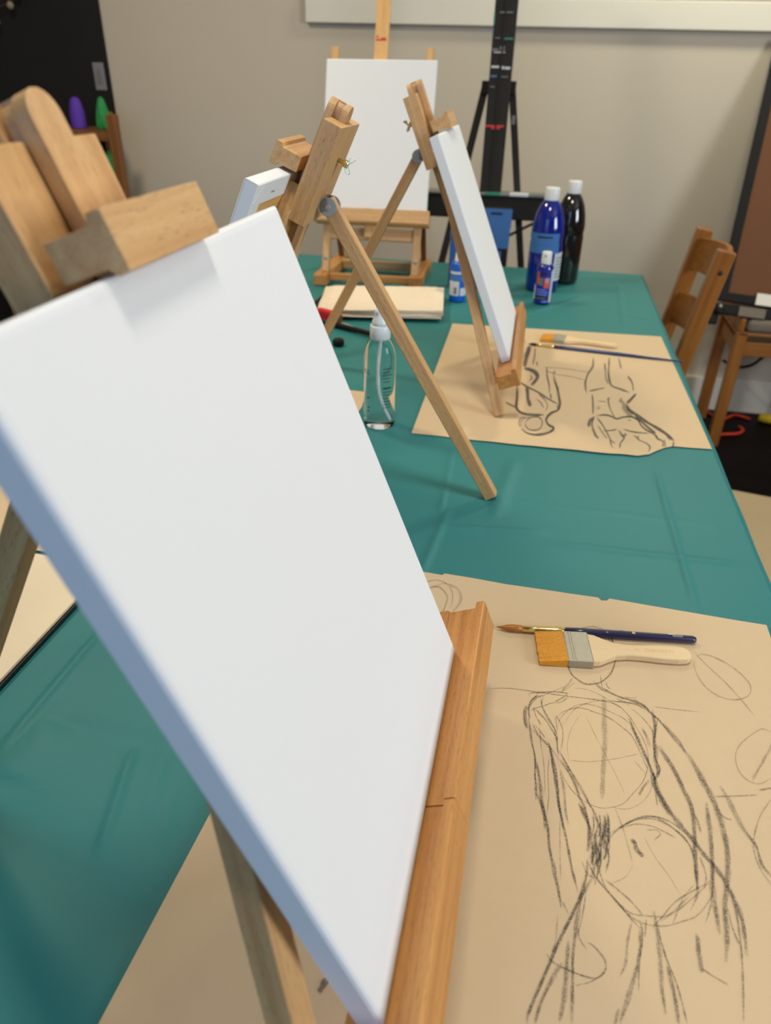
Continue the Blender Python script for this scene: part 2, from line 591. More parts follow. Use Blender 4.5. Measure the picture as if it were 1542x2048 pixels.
def tablecloth():
    st = 0.0036
    ov = 0.16
    xs = np.arange(TX0 - ov, TX1 + ov + st / 2, st)
    ys = np.arange(TY0 - ov, TY1 + ov + st / 2, st)
    P, Q = np.meshgrid(xs, ys, indexing='ij')
    ox = np.maximum(0, P - TX1) + np.maximum(0, TX0 - P)
    oy = np.maximum(0, Q - TY1) + np.maximum(0, TY0 - Q)
    X = np.clip(P, TX0, TX1)
    Y = np.clip(Q, TY0, TY1)
    rng = np.random.RandomState(3)
    Z = np.zeros_like(P)
    # gentle unevenness of vinyl that was folded in a packet
    for i in range(26):
        a = rng.rand() * math.pi
        k = rng.uniform(9, 34)
        Z += np.sin((P * math.cos(a) + Q * math.sin(a)) * k + rng.rand() * 6.28) * (1.0 / k)
    Z = Z / np.abs(Z).max()
    Z = -0.0012 + 0.0012 * Z
    # pressed fold lines and soft puckers
    def seg(p0, p1, h, wd):
        a = np.array(p0[:2]); b = np.array(p1[:2])
        d = b - a
        L = np.hypot(*d)
        t = np.clip(((P - a[0]) * d[0] + (Q - a[1]) * d[1]) / L ** 2, 0, 1)
        dist = np.hypot(P - a[0] - t * d[0], Q - a[1] - t * d[1])
        fade = np.minimum(1, np.minimum(t, 1 - t) * 6 + 0.15)
        return h * np.exp(-(dist / wd) ** 2) * fade
    for (x0, y0, x1, y1, h, wd) in (
            (0, 1500, 200, 1262, .0028, .0028), (195, 1710, 268, 1490, .0024, .0028), (880, 1030, 905, 900, .0022, .0028), (840, 1150, 900, 1010, .0020, .004),
            (985, 1040, 1030, 920, .0024, .010), (1310, 930, 1400, 1240, .0022, .0028), (850, 1050, 1100, 1065, .0022, .006),
            (1100, 1085, 1500, 1130, .0020, .006), (1010, 640, 1180, 590, .0020, .008), (1235, 560, 1250, 660, .0020, .006), (700, 900, 800, 840, .0012, .008),
            (0, 1560, 120, 1440, .0018, .020), (90, 1440, 330, 1500, -.0016, .016), (-40, 1600, 300, 1900, -.0018, .030), (-60, 1700, 260, 2030, .0016, .030),
            (330, 1500, 290, 1640, .0008, .006), (700, 640, 760, 620, .0010, .006), (1180, 610, 1300, 640, .0008, .006), (330, 1680, 340, 1590, .0008, .004)):
        Z += seg(table_pt(x0, y0), table_pt(x1, y1), h, wd)
    for yy in (0.86, 1.78):
        Z += seg((TX0, yy), (TX1, yy), .0007, .005)
    Z = np.minimum(Z, 0.0016)
    # the overhang: rounded edge, hanging with shallow waves
    over = np.hypot(ox, oy)
    rr = 0.010
    th = np.minimum(over / rr, math.pi / 2)
    sx = np.where(P > TX1, 1, np.where(P < TX0, -1, 0))
    sy = np.where(Q > TY1, 1, np.where(Q < TY0, -1, 0))
    nx = np.where(over > 0, ox / np.maximum(over, 1e-9), 0) * sx
    ny = np.where(over > 0, oy / np.maximum(over, 1e-9), 0) * sy
    outw = rr * np.sin(th) + np.where(over > rr, 0.010 * (0.5 + 0.5 * np.sin(Q * 23 + 2 * np.sin(Q * 7)) ) * np.minimum(1, over / .12), 0)
    X = X + nx * (outw - 0.004)
    Y = Y + ny * (outw - 0.004)
    Z = Z - np.where(over > 0, rr * (1 - np.cos(th)) + np.maximum(0, over - rr * math.pi / 2), 0)
    nxn, nyn = P.shape
    co = np.stack([X, Y, Z], -1).reshape(-1, 3)
    idx = np.arange(nxn * nyn).reshape(nxn, nyn)
    f = np.stack([idx[:-1, :-1], idx[1:, :-1], idx[1:, 1:], idx[:-1, 1:]], -1).reshape(-1, 4)
    me = bpy.data.meshes.new('tablecloth')
    me.vertices.add(len(co))
    me.vertices.foreach_set('co', co.ravel())
    me.loops.add(f.size)
    me.loops.foreach_set('vertex_index', f.ravel())
    me.polygons.add(len(f))
    me.polygons.foreach_set('loop_start', np.arange(0, f.size, 4))
    me.polygons.foreach_set('use_smooth', np.ones(len(f), bool))
    me.update(calc_edges=True)
    me.materials.append(MAT['cloth'])
    o = bpy.data.objects.new('tablecloth', me)
    COL.objects.link(o)
    return o


tag(tablecloth(), 'creased teal vinyl tablecloth covering the long table', 'tablecloth')


# ================================================================== tabletop easels and canvases
def easel_frame(tilt, oz):
    c, s = math.cos(tilt), math.sin(tilt)
    # columns: u (along the canvas foot), s (up the canvas), n (out of the canvas)
    return axes_mtx((0, 0, oz), (0, 1, 0), (-s, 0, c), (c, 0, s))


def make_easel(loc, rz, tilt, oz, rear_slope, label, u0=0.0, tray_n=0.0, ground=0.0, ds=0.0):
    r = empty('tabletop_easel', (loc[0], loc[1], 0), rz)
    tag(r, label, 'easel', 'tabletop tripod easels')
    F = easel_frame(tilt, oz) @ Matrix.Translation((u0, 0, 0))
    ct, stl = math.cos(tilt), math.sin(tilt)
    # head block with a channel for the mast
    hw, ch = 0.0425, 0.0112
    prof = [(-hw, -.050), (hw, -.050), (hw, -.029), (ch, -.029), (ch, -.0455), (-ch, -.0455), (-ch, -.029), (-hw, -.029)]
    # prism axis y = s : profile is (u, n)
    prism('head_block', prof, 0.313 + ds, 0.4215 + ds, 'beech', r, F, axis='y', bevel=0.0008)
    # mast with a rounded top and grooves along both edges
    mw, g0, g1, gd = 0.0108, -.0375, -.0285, 0.0045
    sec = [(-mw, -.0445), (mw, -.0445), (mw, g0), (mw - gd, g0), (mw - gd, g1), (mw, g1), (mw, -.0205), (-mw, -.0205),
           (-mw, g1), (-mw + gd, g1), (-mw + gd, g0), (-mw, g0)]
    bm = bmesh.new()
    rings = []
    top_r = mw
    levels = [(0.235, mw)] + [(0.4385 + ds - top_r + top_r * math.sin(a), max(.0022, top_r * math.cos(a))) for a in [0, .25, .5, .75, 1.0, 1.2, 1.38]]
    for (sv, hwid) in levels:
        ring = []
        for (p, q) in sec:
            inner = abs(p) < mw - 1e-6
            ring.append(bm.verts.new((math.copysign(max(.0014, hwid - gd) if inner else hwid, p), sv, q)))
        rings.append(ring)
    m = len(sec)
    for a, b in zip(rings, rings[1:]):
        for i in range(m):
            bm.faces.new((a[i], a[(i + 1) % m], b[(i + 1) % m], b[i]))
    bm.faces.new(rings[0])
    bm.faces.new(rings[-1])
    finish('mast', bm, 'beech', r, F, grain='y')
    # top clamp: body with a lip that laps over the canvas edge, coved on both sides
    cl = []
    for (sv, n) in ((.3772, -.0215), (.3768, -.002), (.3774, .0002), (.3790, .0010), (.3808, .0020), (.3812, .0034), (.3810, .0086), (.3570, .0090), (.3567, .0034), (.3574, .0020), (.3588, .0010), (.3602, -.0002), (.3606, -.0215)):
        cl.append((sv + ds * .25, n))
    prism('top_clamp', cl, -.0425, .0425, 'beech', r, F, axis='x', bevel=0.0004)
    # front legs
    for sg in (-1, 1):
        top = Vector((sg * .024, .346, -.0225))
        nf = -.039
        sf = (ground - oz - nf * stl) / ct
        foot = Vector((sg * .181, sf + .002, nf))
        lg = bar('front_leg', top, foot, .018, .0155, 'beech', r, 0.0012, F, side=(1, 0, 0))
    # ledge in two hinged halves, with a raised front lip
    tn = tray_n
    pr = [(-.0225, -.0225), (.0012, -.0225), (.0012, -.0185 + tn * .5), (-.0012, -.0165 + tn * .5), (-.0010, .0035 + tn), (.0050, .0042 + tn), (.0052, .0105 + tn), (.0042, .0118 + tn),
          (-.0228, .0118 + tn), (-.0238, .0105 + tn), (-.0238, .0040 + tn), (-.0225, .0030 + tn)]
    prism('ledge', pr, .0003, .2045, 'beech_orange', r, F, axis='x', bevel=0.0004)
    prism('ledge', [(a - .0003, b + .0003) for a, b in pr], -.2045, -.0003, 'beech_orange', r, F, axis='x', bevel=0.0004)
    # hinge plates and rear leg
    H = Vector((0, .337 + ds * .5, -.0610))
    k = (oz + H.y * ct + H.z * stl - ground) / (rear_slope * ct + stl)
    foot = H + Vector((0, -rear_slope, -1)) * k
    d = (foot - H).normalized()
    bar('rear_leg', H - d * .007, foot - d * .003, .0165, .0165, 'beech', r, 0.0012, F, side=(1, 0, 0))
    for sg in (-1, 1):
        mt = F @ Matrix.Translation((sg * .0093, H.y, H.z)) @ Matrix.Rotation(rad(90), 4, 'Y')
        lathe('hinge_disc', [(.0100, -.0007), (.0102, -.0005), (.0102, .0005), (.0100, .0007)], 'steel', r, mt, seg=28, smooth=False)
        lathe('hinge_rivet', [(.0034, -.0004), (.0034, .0008), (.0022, .0014)], 'steel', r,
              F @ Matrix.Translation((sg * .0100, H.y, H.z)) @ Matrix.Rotation(rad(90 * sg), 4, 'Y'), seg=16, smooth=False)
        bar('hinge_plate', (sg * .0093, H.y - .007, H.z + .002), (sg * .0093, H.y + .006, -.0495), .0014, .013, 'steel', r, 0.0002, F, side=(1, 0, 0))
    # wing screw behind the head
    ws = lathe('wing_screw', [(.0030, -.0130), (.0042, -.0128), (.0042, -.008), (.0024, -.007), (.0022, .0005)], 'brass', r,
               F @ Matrix.Translation((0, .385 + ds * .5, -.050)), seg=16)
    for sg in (-1, 1):
        wing = [(0.0015, -.010), (.005 * 1.2, -.0105), (.0098, -.0125), (.0112, -.0160), (.0095, -.0185), (.006, -.0165), (.0015, -.0135)]
        prism('wing', [(sg * a * .8, b) for a, b in wing], -.0010, .0010, 'brass', ws, F @ Matrix.Translation((0, .385 + ds * .5, -.050)) @ Matrix.Rotation(rad(100), 4, 'Z'), axis='y', bevel=0.0004)
    return r


def make_canvas(loc, rz, tilt, oz, label, W=.279, H=.356, T=.016, frame=None, off=0.0006):
    r = empty('stretched_canvas', (loc[0], loc[1], oz if frame is None else 0), rz)
    tag(r, label, 'canvas', 'stretched canvases on easels')
    F = frame if frame is not None else easel_frame(tilt, 0)
    # primed cloth: front, wrapped sides and the turned-over flange at the back
    hw = W / 2
    path = []                                   # (inset from the outer edge, n)
    for (ins, n) in ((0.0045, 0.0), (0.0020, -0.0003), (0.0006, -0.0012), (0.0, -0.0030), (0.0, -T + .001), (0.001, -T), (.022, -T - .0003), (.022, -T + .0006)):
        path.append((ins, n))
    bm = bmesh.new()
    rings = []
    for ins, n in path:
        rings.append([bm.verts.new((sx * (hw - ins), (H / 2 + sy * (H / 2 - ins)), n)) for sx, sy in ((-1, -1), (1, -1), (1, 1), (-1, 1))])
    for a, b in zip(rings, rings[1:]):
        for i in range(4):
            bm.faces.new((a[i], a[(i + 1) % 4], b[(i + 1) % 4], b[i]))
    bm.faces.new(rings[0])
    cloth = finish('canvas_cloth', bm, 'canvas', r, F, grain='n')
    bw = .036
    ins = 0.0012
    z0, z1 = -T + .0004, -.0030
    for lo, hi, gr in (((-hw + ins, ins, z0), (-hw + bw, H - ins, z1), 'y'), ((hw - bw, ins, z0), (hw - ins, H - ins, z1), 'y'),
                       ((-hw + bw, ins, z0), (hw - bw, bw, z1), 'x'), ((-hw + bw, H - bw, z0), (hw - bw, H - ins, z1), 'x')):
        box('stretcher_bar', lo, hi, 'pine', r, mtx=F, grain=gr)
    for (u, s, rot) in ((-.085, .343, 0), (.085, .343, 0), (.03, .343, 0), (-.085, .013, 0), (.085, .013, 0), (-.128, .26, 1), (.128, .26, 1), (-.128, .1, 1), (.128, .1, 1)):
        a, b = (.0045, .0007) if not rot else (.0007, .0045)
        box('staple', (u - a, s - b, -T - .0009), (u + a, s + b, -T - .0003), 'steel', r, mtx=F)
    # the folded corners show as a raised pleat line
    for sg in (-1, 1):
        bar('corner_fold', (sg * (hw - .002), H - .020, -T - .0004), (sg * (hw - .017), H - .003, -T - .0004), .0010, .0009, 'canvas', r, 0.0, F)
    return r


PAP = 0.0014   # paper top height
E1 = dict(loc=(-0.0294, 0.3121), rz=rad(89.87 - 90), tilt=rad(21.67), oz=0.0853)
E3 = dict(loc=(-0.0297, 1.3182), rz=rad(90.81 - 90), tilt=rad(22.57), oz=0.0849)
E2 = dict(loc=(-0.4382, 0.8558), rz=rad(-89.26 - 90), tilt=rad(24.87), oz=0.0764)
make_easel(**E1, rear_slope=0.83, u0=-.0100, tray_n=.0085, ground=PAP, ds=-.0075, label='beech tabletop easel nearest the camera, holding the largest white canvas')
make_easel(**E2, rear_slope=0.671, ground=0.0003, label='beech tabletop easel seen from behind, brass wing screw facing right')
make_easel(**E3, rear_slope=0.81, ground=PAP, label='beech tabletop easel standing on the far drawing sheet, side view')
make_canvas(**E1, label='blank white canvas filling the foreground')
make_canvas(**E2, label='white canvas seen from its stapled back, behind the foreground canvas')
make_canvas(**E3, label='narrow-looking white canvas seen edge-on above the far drawing')

# ------------------------------------------------------------------ H-frame table easel at the far end
def far_easel():
    yaw = rad(1.9)
    r = empty('table_h_frame_easel', (-0.4396, 1.9709, 0), yaw)
    tag(r, 'wooden H-frame table easel with a base frame at the far end', 'easel')
    t = rad(17.46)
    c, s = math.cos(t), math.sin(t)
    oz = 0.1816
    # local: x right, y away; canvas frame u=x, s up and away, n towards the viewer
    F = axes_mtx((0, 0, oz), (1, 0, 0), (0, s, c), (0, -c, s))
    m = 'beech_orange'
    for sg, x in ((-1, -.131), (1, .121)):
        box('base_rail', (x - .018, -.052 + (0.02 if sg > 0 else -.008), 0.0004), (x + .018, .205, .030), m, r, bevel=.003, grain='y')
    box('base_crossbar', (-.113, -.025, .008), (.103, -.008, .026), m, r, bevel=.002, grain='x')
    box('base_crossbar', (-.113, .130, .006), (.103, .150, .030), 'beech', r, bevel=.002, grain='x')
    # leaning posts, from the base up behind the canvas
    for x in (-.126, .117):
        n0 = -.035
        sb = (.028 - oz - n0 * s) / c
        bar('side_post', (x, sb, n0), (x + (.000), .392, n0), .019, .019, 'beech', r, .0015, F, side=(1, 0, 0))
        lathe('bolt', [(.005, -.003), (.005, 0), (.002, .002)], 'steel', r, F @ Matrix.Translation((x, sb + .035, n0 + .0115)), seg=12)
        # rear strut
        top = Vector((x, .10, n0 - .012))
        tw = F @ top
        bar('rear_strut', tw, (tw.x, .185, .030), .014, .012, 'rack_wood', r, .001)
    bar('cross_rail', (-.117, -.050, -.038), (.108, -.050, -.038), .030, .014, 'beech', r, .0015, F, side=(0, 1, 0))
    bar('upper_rail', (-.117, .250, -.040), (.108, .250, -.040), .030, .014, 'beech', r, .0015, F, side=(0, 1, 0))
    bar('mast', (-.006, -.060, -.024), (-.006, .62, -.024), .034, .012, 'pine', r, .0015, F, side=(1, 0, 0))
    # ledge
    prism('ledge', [(-.030, -.030), (-.001, -.030), (-.001, .004), (.006, .005), (.006, .016), (-.026, .018), (-.030, .012)], -.152, .150, 'beech', r, F, axis='x', bevel=.001)
    for (u, sv, wd, hh, mt) in ((-.010, .405, .020, .004, 'dab_red'), (.000, .4065, .012, .007, 'dab_red'), (-.016, .412, .006, .004, 'dab_red')):
        box('paint_dab', (u - wd / 2, sv - hh / 2, -.0182), (u + wd / 2, sv + hh / 2, -.0174), mt, r, bevel=.0003, mtx=F)
    for i in range(16):
        u = random.uniform(-.14, .14)
        wd = random.uniform(.003, .010)
        box('paint_dab', (u - wd, -.002, .0045), (u + wd, -.0002 + .0006, .0048 + .0002), random.choice(['dab_grey', 'dab_blue', 'dab_white', 'dab_red', 'dab_green']), r, mtx=F @ Matrix.Translation((0, .0065, .008)))
    make_canvas((-0.4396, 1.9709), yaw, t, 0, 'upright white canvas on the H-frame easel at the far end', frame=F, T=.016)


far_easel()


# ================================================================== paper sheets and drawings
def sheet(name, outline, mat, z, th=0.0006, wave=0.0, label=None, group=None, cat='paper', parent=None):
    bm = bmesh.new()
    vs = [bm.verts.new((x, y, z)) for x, y in outline]
    f = bm.faces.new(vs)
    bmesh.ops.recalc_face_normals(bm, faces=bm.faces)
    if f.normal.z < 0:
        f.normal_flip()
    r = bmesh.ops.extrude_face_region(bm, geom=[f])
    for e in r['geom']:
        if isinstance(e, bmesh.types.BMVert):
            e.co.z -= th
    bmesh.ops.recalc_face_normals(bm, faces=bm.faces)
    o = finish(name, bm, mat, parent)
    if label:
        tag(o, label, cat, group)
    return o


def torn(p0, p1, n, amp, seed):
    rnd = random.Random(seed)
    out = []
    for i in range(n):
        t = i / n
        k = 0 if i == 0 else rnd.uniform(-amp, amp)
        d = Vector((p1[0] - p0[0], p1[1] - p0[1]))
        nrm = Vector((-d.y, d.x)).normalized()
        out.append((p0[0] + d.x * t + nrm.x * k, p0[1] + d.y * t + nrm.y * k))
    return out


def T(px, py):
    p = table_pt(px, py, PAP)
    return (p.x, p.y)


tl, trr = (-0.181, 0.6745), T(1533, 1250)
far_edge = [tl] + torn(tl, T(885, 1150), 4, .0006, 1)[1:] + [T(885, 1150), T(889, 1147), T(940, 1155), T(1010, 1168), T(1080, 1178), T(1140, 1187), T(1196, 1195), T(1203, 1201), T(1214, 1201), T(1219, 1197), T(1300, 1211), T(1400, 1228), T(1470, 1240)]
p1o = far_edge + [trr, (0.262, 0.066), (-0.207, 0.064)]
paper1 = sheet('drawing_paper', p1o, 'paper', PAP, label='large manila sheet with a pencil figure drawing, nearest the camera', group='manila drawing sheets')
a, b, c_, d_ = T(823, 866), T(1424, 898), T(1322, 673), T(905, 647)
p2o = torn(a, T(1010, 886), 6, .0008, 2) + torn(T(1010, 886), T(1275, 911), 9, .0014, 3) + [T(1275, 911), T(1298, 908), T(1316, 900), T(1330, 895), T(1345, 892), T(1380, 895)] + [b] + torn(b, c_, 4, .0005, 4)[1:] + torn(c_, d_, 5, .0008, 5) + [d_]
paper2 = sheet('drawing_paper', p2o, 'paper', PAP, label='manila sheet with two upside-down figure sketches near the paint bottles', group='manila drawing sheets')
sheet('drawing_paper', [(-0.735, 0.605), (-0.285, 0.618), (-0.267, 1.122), (-0.275, 1.19), (-0.725, 1.205)], 'paper', PAP, label='plain manila sheet under the easel seen from behind', group='manila drawing sheets')
# pad of cream paper on a dark backing, at the left edge
pad = empty('sketch_pad', (-0.58, 0.40, 0))
tag(pad, 'cream sketch pad with a dark backing board at the left edge', 'sketch pad')
box('backing_board', (-.20, -.17, .0016), (.1465, .200, .0046), 'ink', pad, mtx=None)
for i in range(3):
    box('page', (-.20, -.17, .0047 + .0011 * i), (.1440 + .0006 * (i % 2), .1985 - .001 * i, .0057 + .0011 * i), 'pad_paper', pad)


class Strokes:
    def __init__(self, gain=1.0):
        self.v, self.f, self.dk, self.n = [], [], [], 0
        self.gain = gain

    def add(self, pts, wpx, dark, passes=1, jit=0.0, origin=(0, 0), k=1.0, taper=True):
        for q in range(passes):
            P = [Vector((origin[0] + x * k + random.uniform(-jit, jit), origin[1] + y * k + random.uniform(-jit, jit), 0)) for x, y in pts]
            path = catmull(P, 5.0)
            dark_p = (dark ** 0.66) * 0.92 / (passes ** 0.45) * self.gain
            z = PAP + 0.00006 + 0.0000025 * self.n
            self.n += 1
            N = len(path)
            base = len(self.v)
            ph = random.random() * 9
            for i, p in enumerate(path):
                d = path[min(i + 1, N - 1)] - path[max(i - 1, 0)]
                if d.length < 1e-6:
                    d = Vector((1, 0, 0))
                nn = Vector((-d.y, d.x, 0)).normalized()
                t = i / (N - 1)
                e = min(1, min(t, 1 - t) * 7 + 0.25) if taper else 1
                ww = wpx * k * 0.5 * (0.55 + 0.45 * e) * (1 + 0.18 * math.sin(ph + i * .7))
                dk = dark_p * e * (1 + 0.15 * math.sin(ph * 2 + i * .45))
                for off, m in ((-1, .35), (-.45, 1), (.45, 1), (1, .35)):
                    s = p + nn * ww * off
                    a = table_pt(s.x, s.y, z)
                    self.v.append((a.x, a.y, z))
                    self.dk.append(max(0, dk * m * 0.82))
                if i:
                    for j in range(3):
                        self.f.append((base + 4 * (i - 1) + j, base + 4 * (i - 1) + j + 1, base + 4 * i + j + 1, base + 4 * i + j))

    def build(self, parent):
        me = bpy.data.meshes.new('pencil_drawing')
        me.from_pydata(self.v, [], self.f)
        at = me.attributes.new('dk', 'FLOAT', 'POINT')
        at.data.foreach_set('value', self.dk)
        me.materials.append(MAT['graphite'])
        o = bpy.data.objects.new('pencil_drawing', me)
        COL.objects.link(o)
        o.parent = parent
        o['label'] = 'grey graphite pencil lines'
        o['kind'] = 'stuff'
        return o


def ell(cx, cy, rx, ry, rot=0, a0=0, a1=360, n=22):
    out = []
    for i in range(n + 1):
        t = rad(a0 + (a1 - a0) * i / n)
        x, y = rx * math.cos(t), ry * math.sin(t)
        out.append((cx + x * math.cos(rad(rot)) - y * math.sin(rad(rot)), cy + x * math.sin(rad(rot)) + y * math.cos(rad(rot))))
    return out


S = Strokes()
A = dict(origin=(1020, 1340), k=0.2075)
B = dict(origin=(942, 1448), k=0.389)
C_ = dict(origin=(1280, 1280), k=0.2539)
G = dict(origin=(820, 1140), k=0.15564)
S.add(ell(1182, 1311, 50, 58, 0, -100, 275), 3.0, .55, 2, 1.5)
S.add([(975, 1377), (1020, 1377), (1075, 1384), (1140, 1393), (1210, 1401), (1290, 1408)], 2.2, .5)
S.add([(1305, 1413), (1350, 1419), (1400, 1424)], 1.8, .35)
S.add([(1215, 1275), (1225, 1290), (1229, 1310)], 2, .4)
for pts, wd, dk, ps in (
        ([(600, 80), (550, 150), (490, 210)], 9, .5, 2), ([(625, 110), (580, 170), (500, 225)], 8, .4, 1), ([(540, 150), (440, 200), (330, 230)], 8, .35, 1),
        ([(180, 270), (200, 230), (280, 215), (420, 205), (570, 220)], 10, .55, 2), ([(350, 240), (260, 270), (200, 330), (170, 400)], 9, .5, 2),
        ([(270, 230), (200, 300), (175, 380), (185, 480)], 14, .7, 2), ([(165, 340), (140, 420), (145, 490), (172, 570)], 26, .38, 2),
        ([(570, 260), (480, 300), (410, 325), (330, 335), (240, 370), (190, 390)], 10, .5, 1), ([(560, 235), (500, 275), (440, 310)], 14, .35, 2),
        ([(180, 460), (195, 560), (215, 700), (235, 850), (240, 1000), (250, 1150), (255, 1260)], 14, .7, 2),
        ([(240, 850), (270, 1000), (300, 1200), (330, 1400), (345, 1540)], 26, .45, 2),
        ([(370, 690), (395, 800), (420, 950), (445, 1100), (470, 1300), (500, 1450), (515, 1540)], 16, .8, 2),
        ([(290, 530), (300, 700), (320, 900), (340, 1080), (345, 1200)], 9, .32, 1), ([(375, 830), (375, 1000), (370, 1200), (350, 1400)], 9, .35, 1),
        ([(220, 360), (250, 440), (310, 520)], 11, .6, 1), ([(240, 370), (330, 470), (400, 560), (440, 640), (460, 720)], 10, .5, 2),
        ([(310, 260), (310, 340), (370, 460), (420, 560), (450, 650), (465, 760), (470, 830)], 12, .62, 2),
        ([(200, 510), (270, 620), (350, 700), (430, 780)], 11, .48, 1), ([(210, 560), (300, 660), (400, 770), (480, 880)], 9, .42, 1), ([(230, 530), (290, 590), (340, 650)], 9, .4, 1),
        ([(500, 560), (560, 450), (640, 370), (740, 310), (850, 295), (960, 305), (1060, 350), (1150, 450), (1230, 570), (1300, 700), (1335, 830), (1330, 950), (1270, 1080), (1180, 1200), (1080, 1280),
          (970, 1315), (860, 1322), (740, 1280), (620, 1190), (540, 1080), (490, 960), (460, 850)], 8, .45, 1),
        ([(430, 480), (520, 400), (680, 372), (820, 400), (960, 470), (1080, 550), (1180, 650), (1250, 760), (1310, 900), (1350, 1010)], 9, .45, 1),
        ([(460, 560), (480, 470), (560, 390), (680, 340), (820, 350), (950, 400), (1080, 470), (1160, 530)], 8, .35, 1),
        ([(460, 600), (440, 440), (500, 540), (510, 650), (490, 760)], 9, .45, 1),
        ([(1150, 470), (1190, 580), (1240, 690), (1290, 800), (1330, 900), (1380, 1010), (1420, 1100)], 20, .6, 3),
        ([(1180, 360), (1280, 450), (1350, 560), (1400, 650)], 9, .42, 1), ([(1280, 560), (1320, 650), (1350, 740)], 16, .3, 2),
        ([(1370, 390), (1385, 480), (1395, 560), (1390, 650), (1400, 760), (1410, 880), (1420, 980), (1410, 1050)], 26, .6, 2),
        ([(1420, 470), (1405, 600), (1390, 720), (1400, 850), (1440, 950), (1430, 1040)], 12, .75, 2),
        ([(800, 100), (880, 170), (980, 220), (1080, 260), (1180, 300), (1290, 350), (1370, 420), (1450, 500), (1542, 620)], 13, .68, 2),
        ([(1030, 280), (1130, 310), (1230, 340), (1310, 380)], 9, .5, 2), ([(1090, 250), (1170, 265), (1240, 270)], 8, .4, 1), ([(1040, 305), (1090, 320), (1150, 345)], 8, .4, 1),
        ([(1190, 290), (1290, 350), (1350, 400)], 18, .5, 1),
        ([(880, 60), (885, 180)], 11, .6, 1), ([(910, 100), (940, 160), (970, 185)], 8, .4, 1), ([(600, 170), (720, 190), (830, 225), (930, 280), (1020, 330), (1100, 370)], 7, .3, 1),
        ([(905, 240), (915, 500), (915, 700), (890, 1000), (885, 1250)], 46, .10, 3), ([(540, 860), (700, 880), (850, 880), (1050, 860), (1250, 800)], 7, .28, 1),
        ([(720, 430), (850, 680), (960, 900), (1050, 1080), (1110, 1210)], 7, .22, 1), ([(690, 420), (600, 560), (550, 700), (570, 850)], 7, .2, 1), ([(1190, 870), (1300, 1000)], 7, .25, 1),
        ([(470, 780), (520, 880), (600, 1000), (680, 1130), (760, 1270), (800, 1360), (830, 1450)], 16, .55, 2),
        ([(480, 860), (560, 980), (620, 1100), (680, 1230), (720, 1330), (750, 1440), (770, 1540)], 20, .5, 2),
        ([(480, 960), (520, 1150), (540, 1350), (560, 1500)], 22, .22, 2),
        ([(1240, 1210), (1300, 1120), (1340, 1060)], 22, .3, 2), ([(1380, 1050), (1340, 1180), (1250, 1290), (1130, 1345), (1010, 1330)], 8, .3, 1),
        ([(1395, 1130), (1410, 1300)], 14, .35, 1),
        ([(1360, 1010), (1400, 1130), (1450, 1230), (1510, 1350), (1542, 1400)], 30, .55, 2)):
    S.add(pts, wd * 1.15, dk, ps, 2.2, **A)
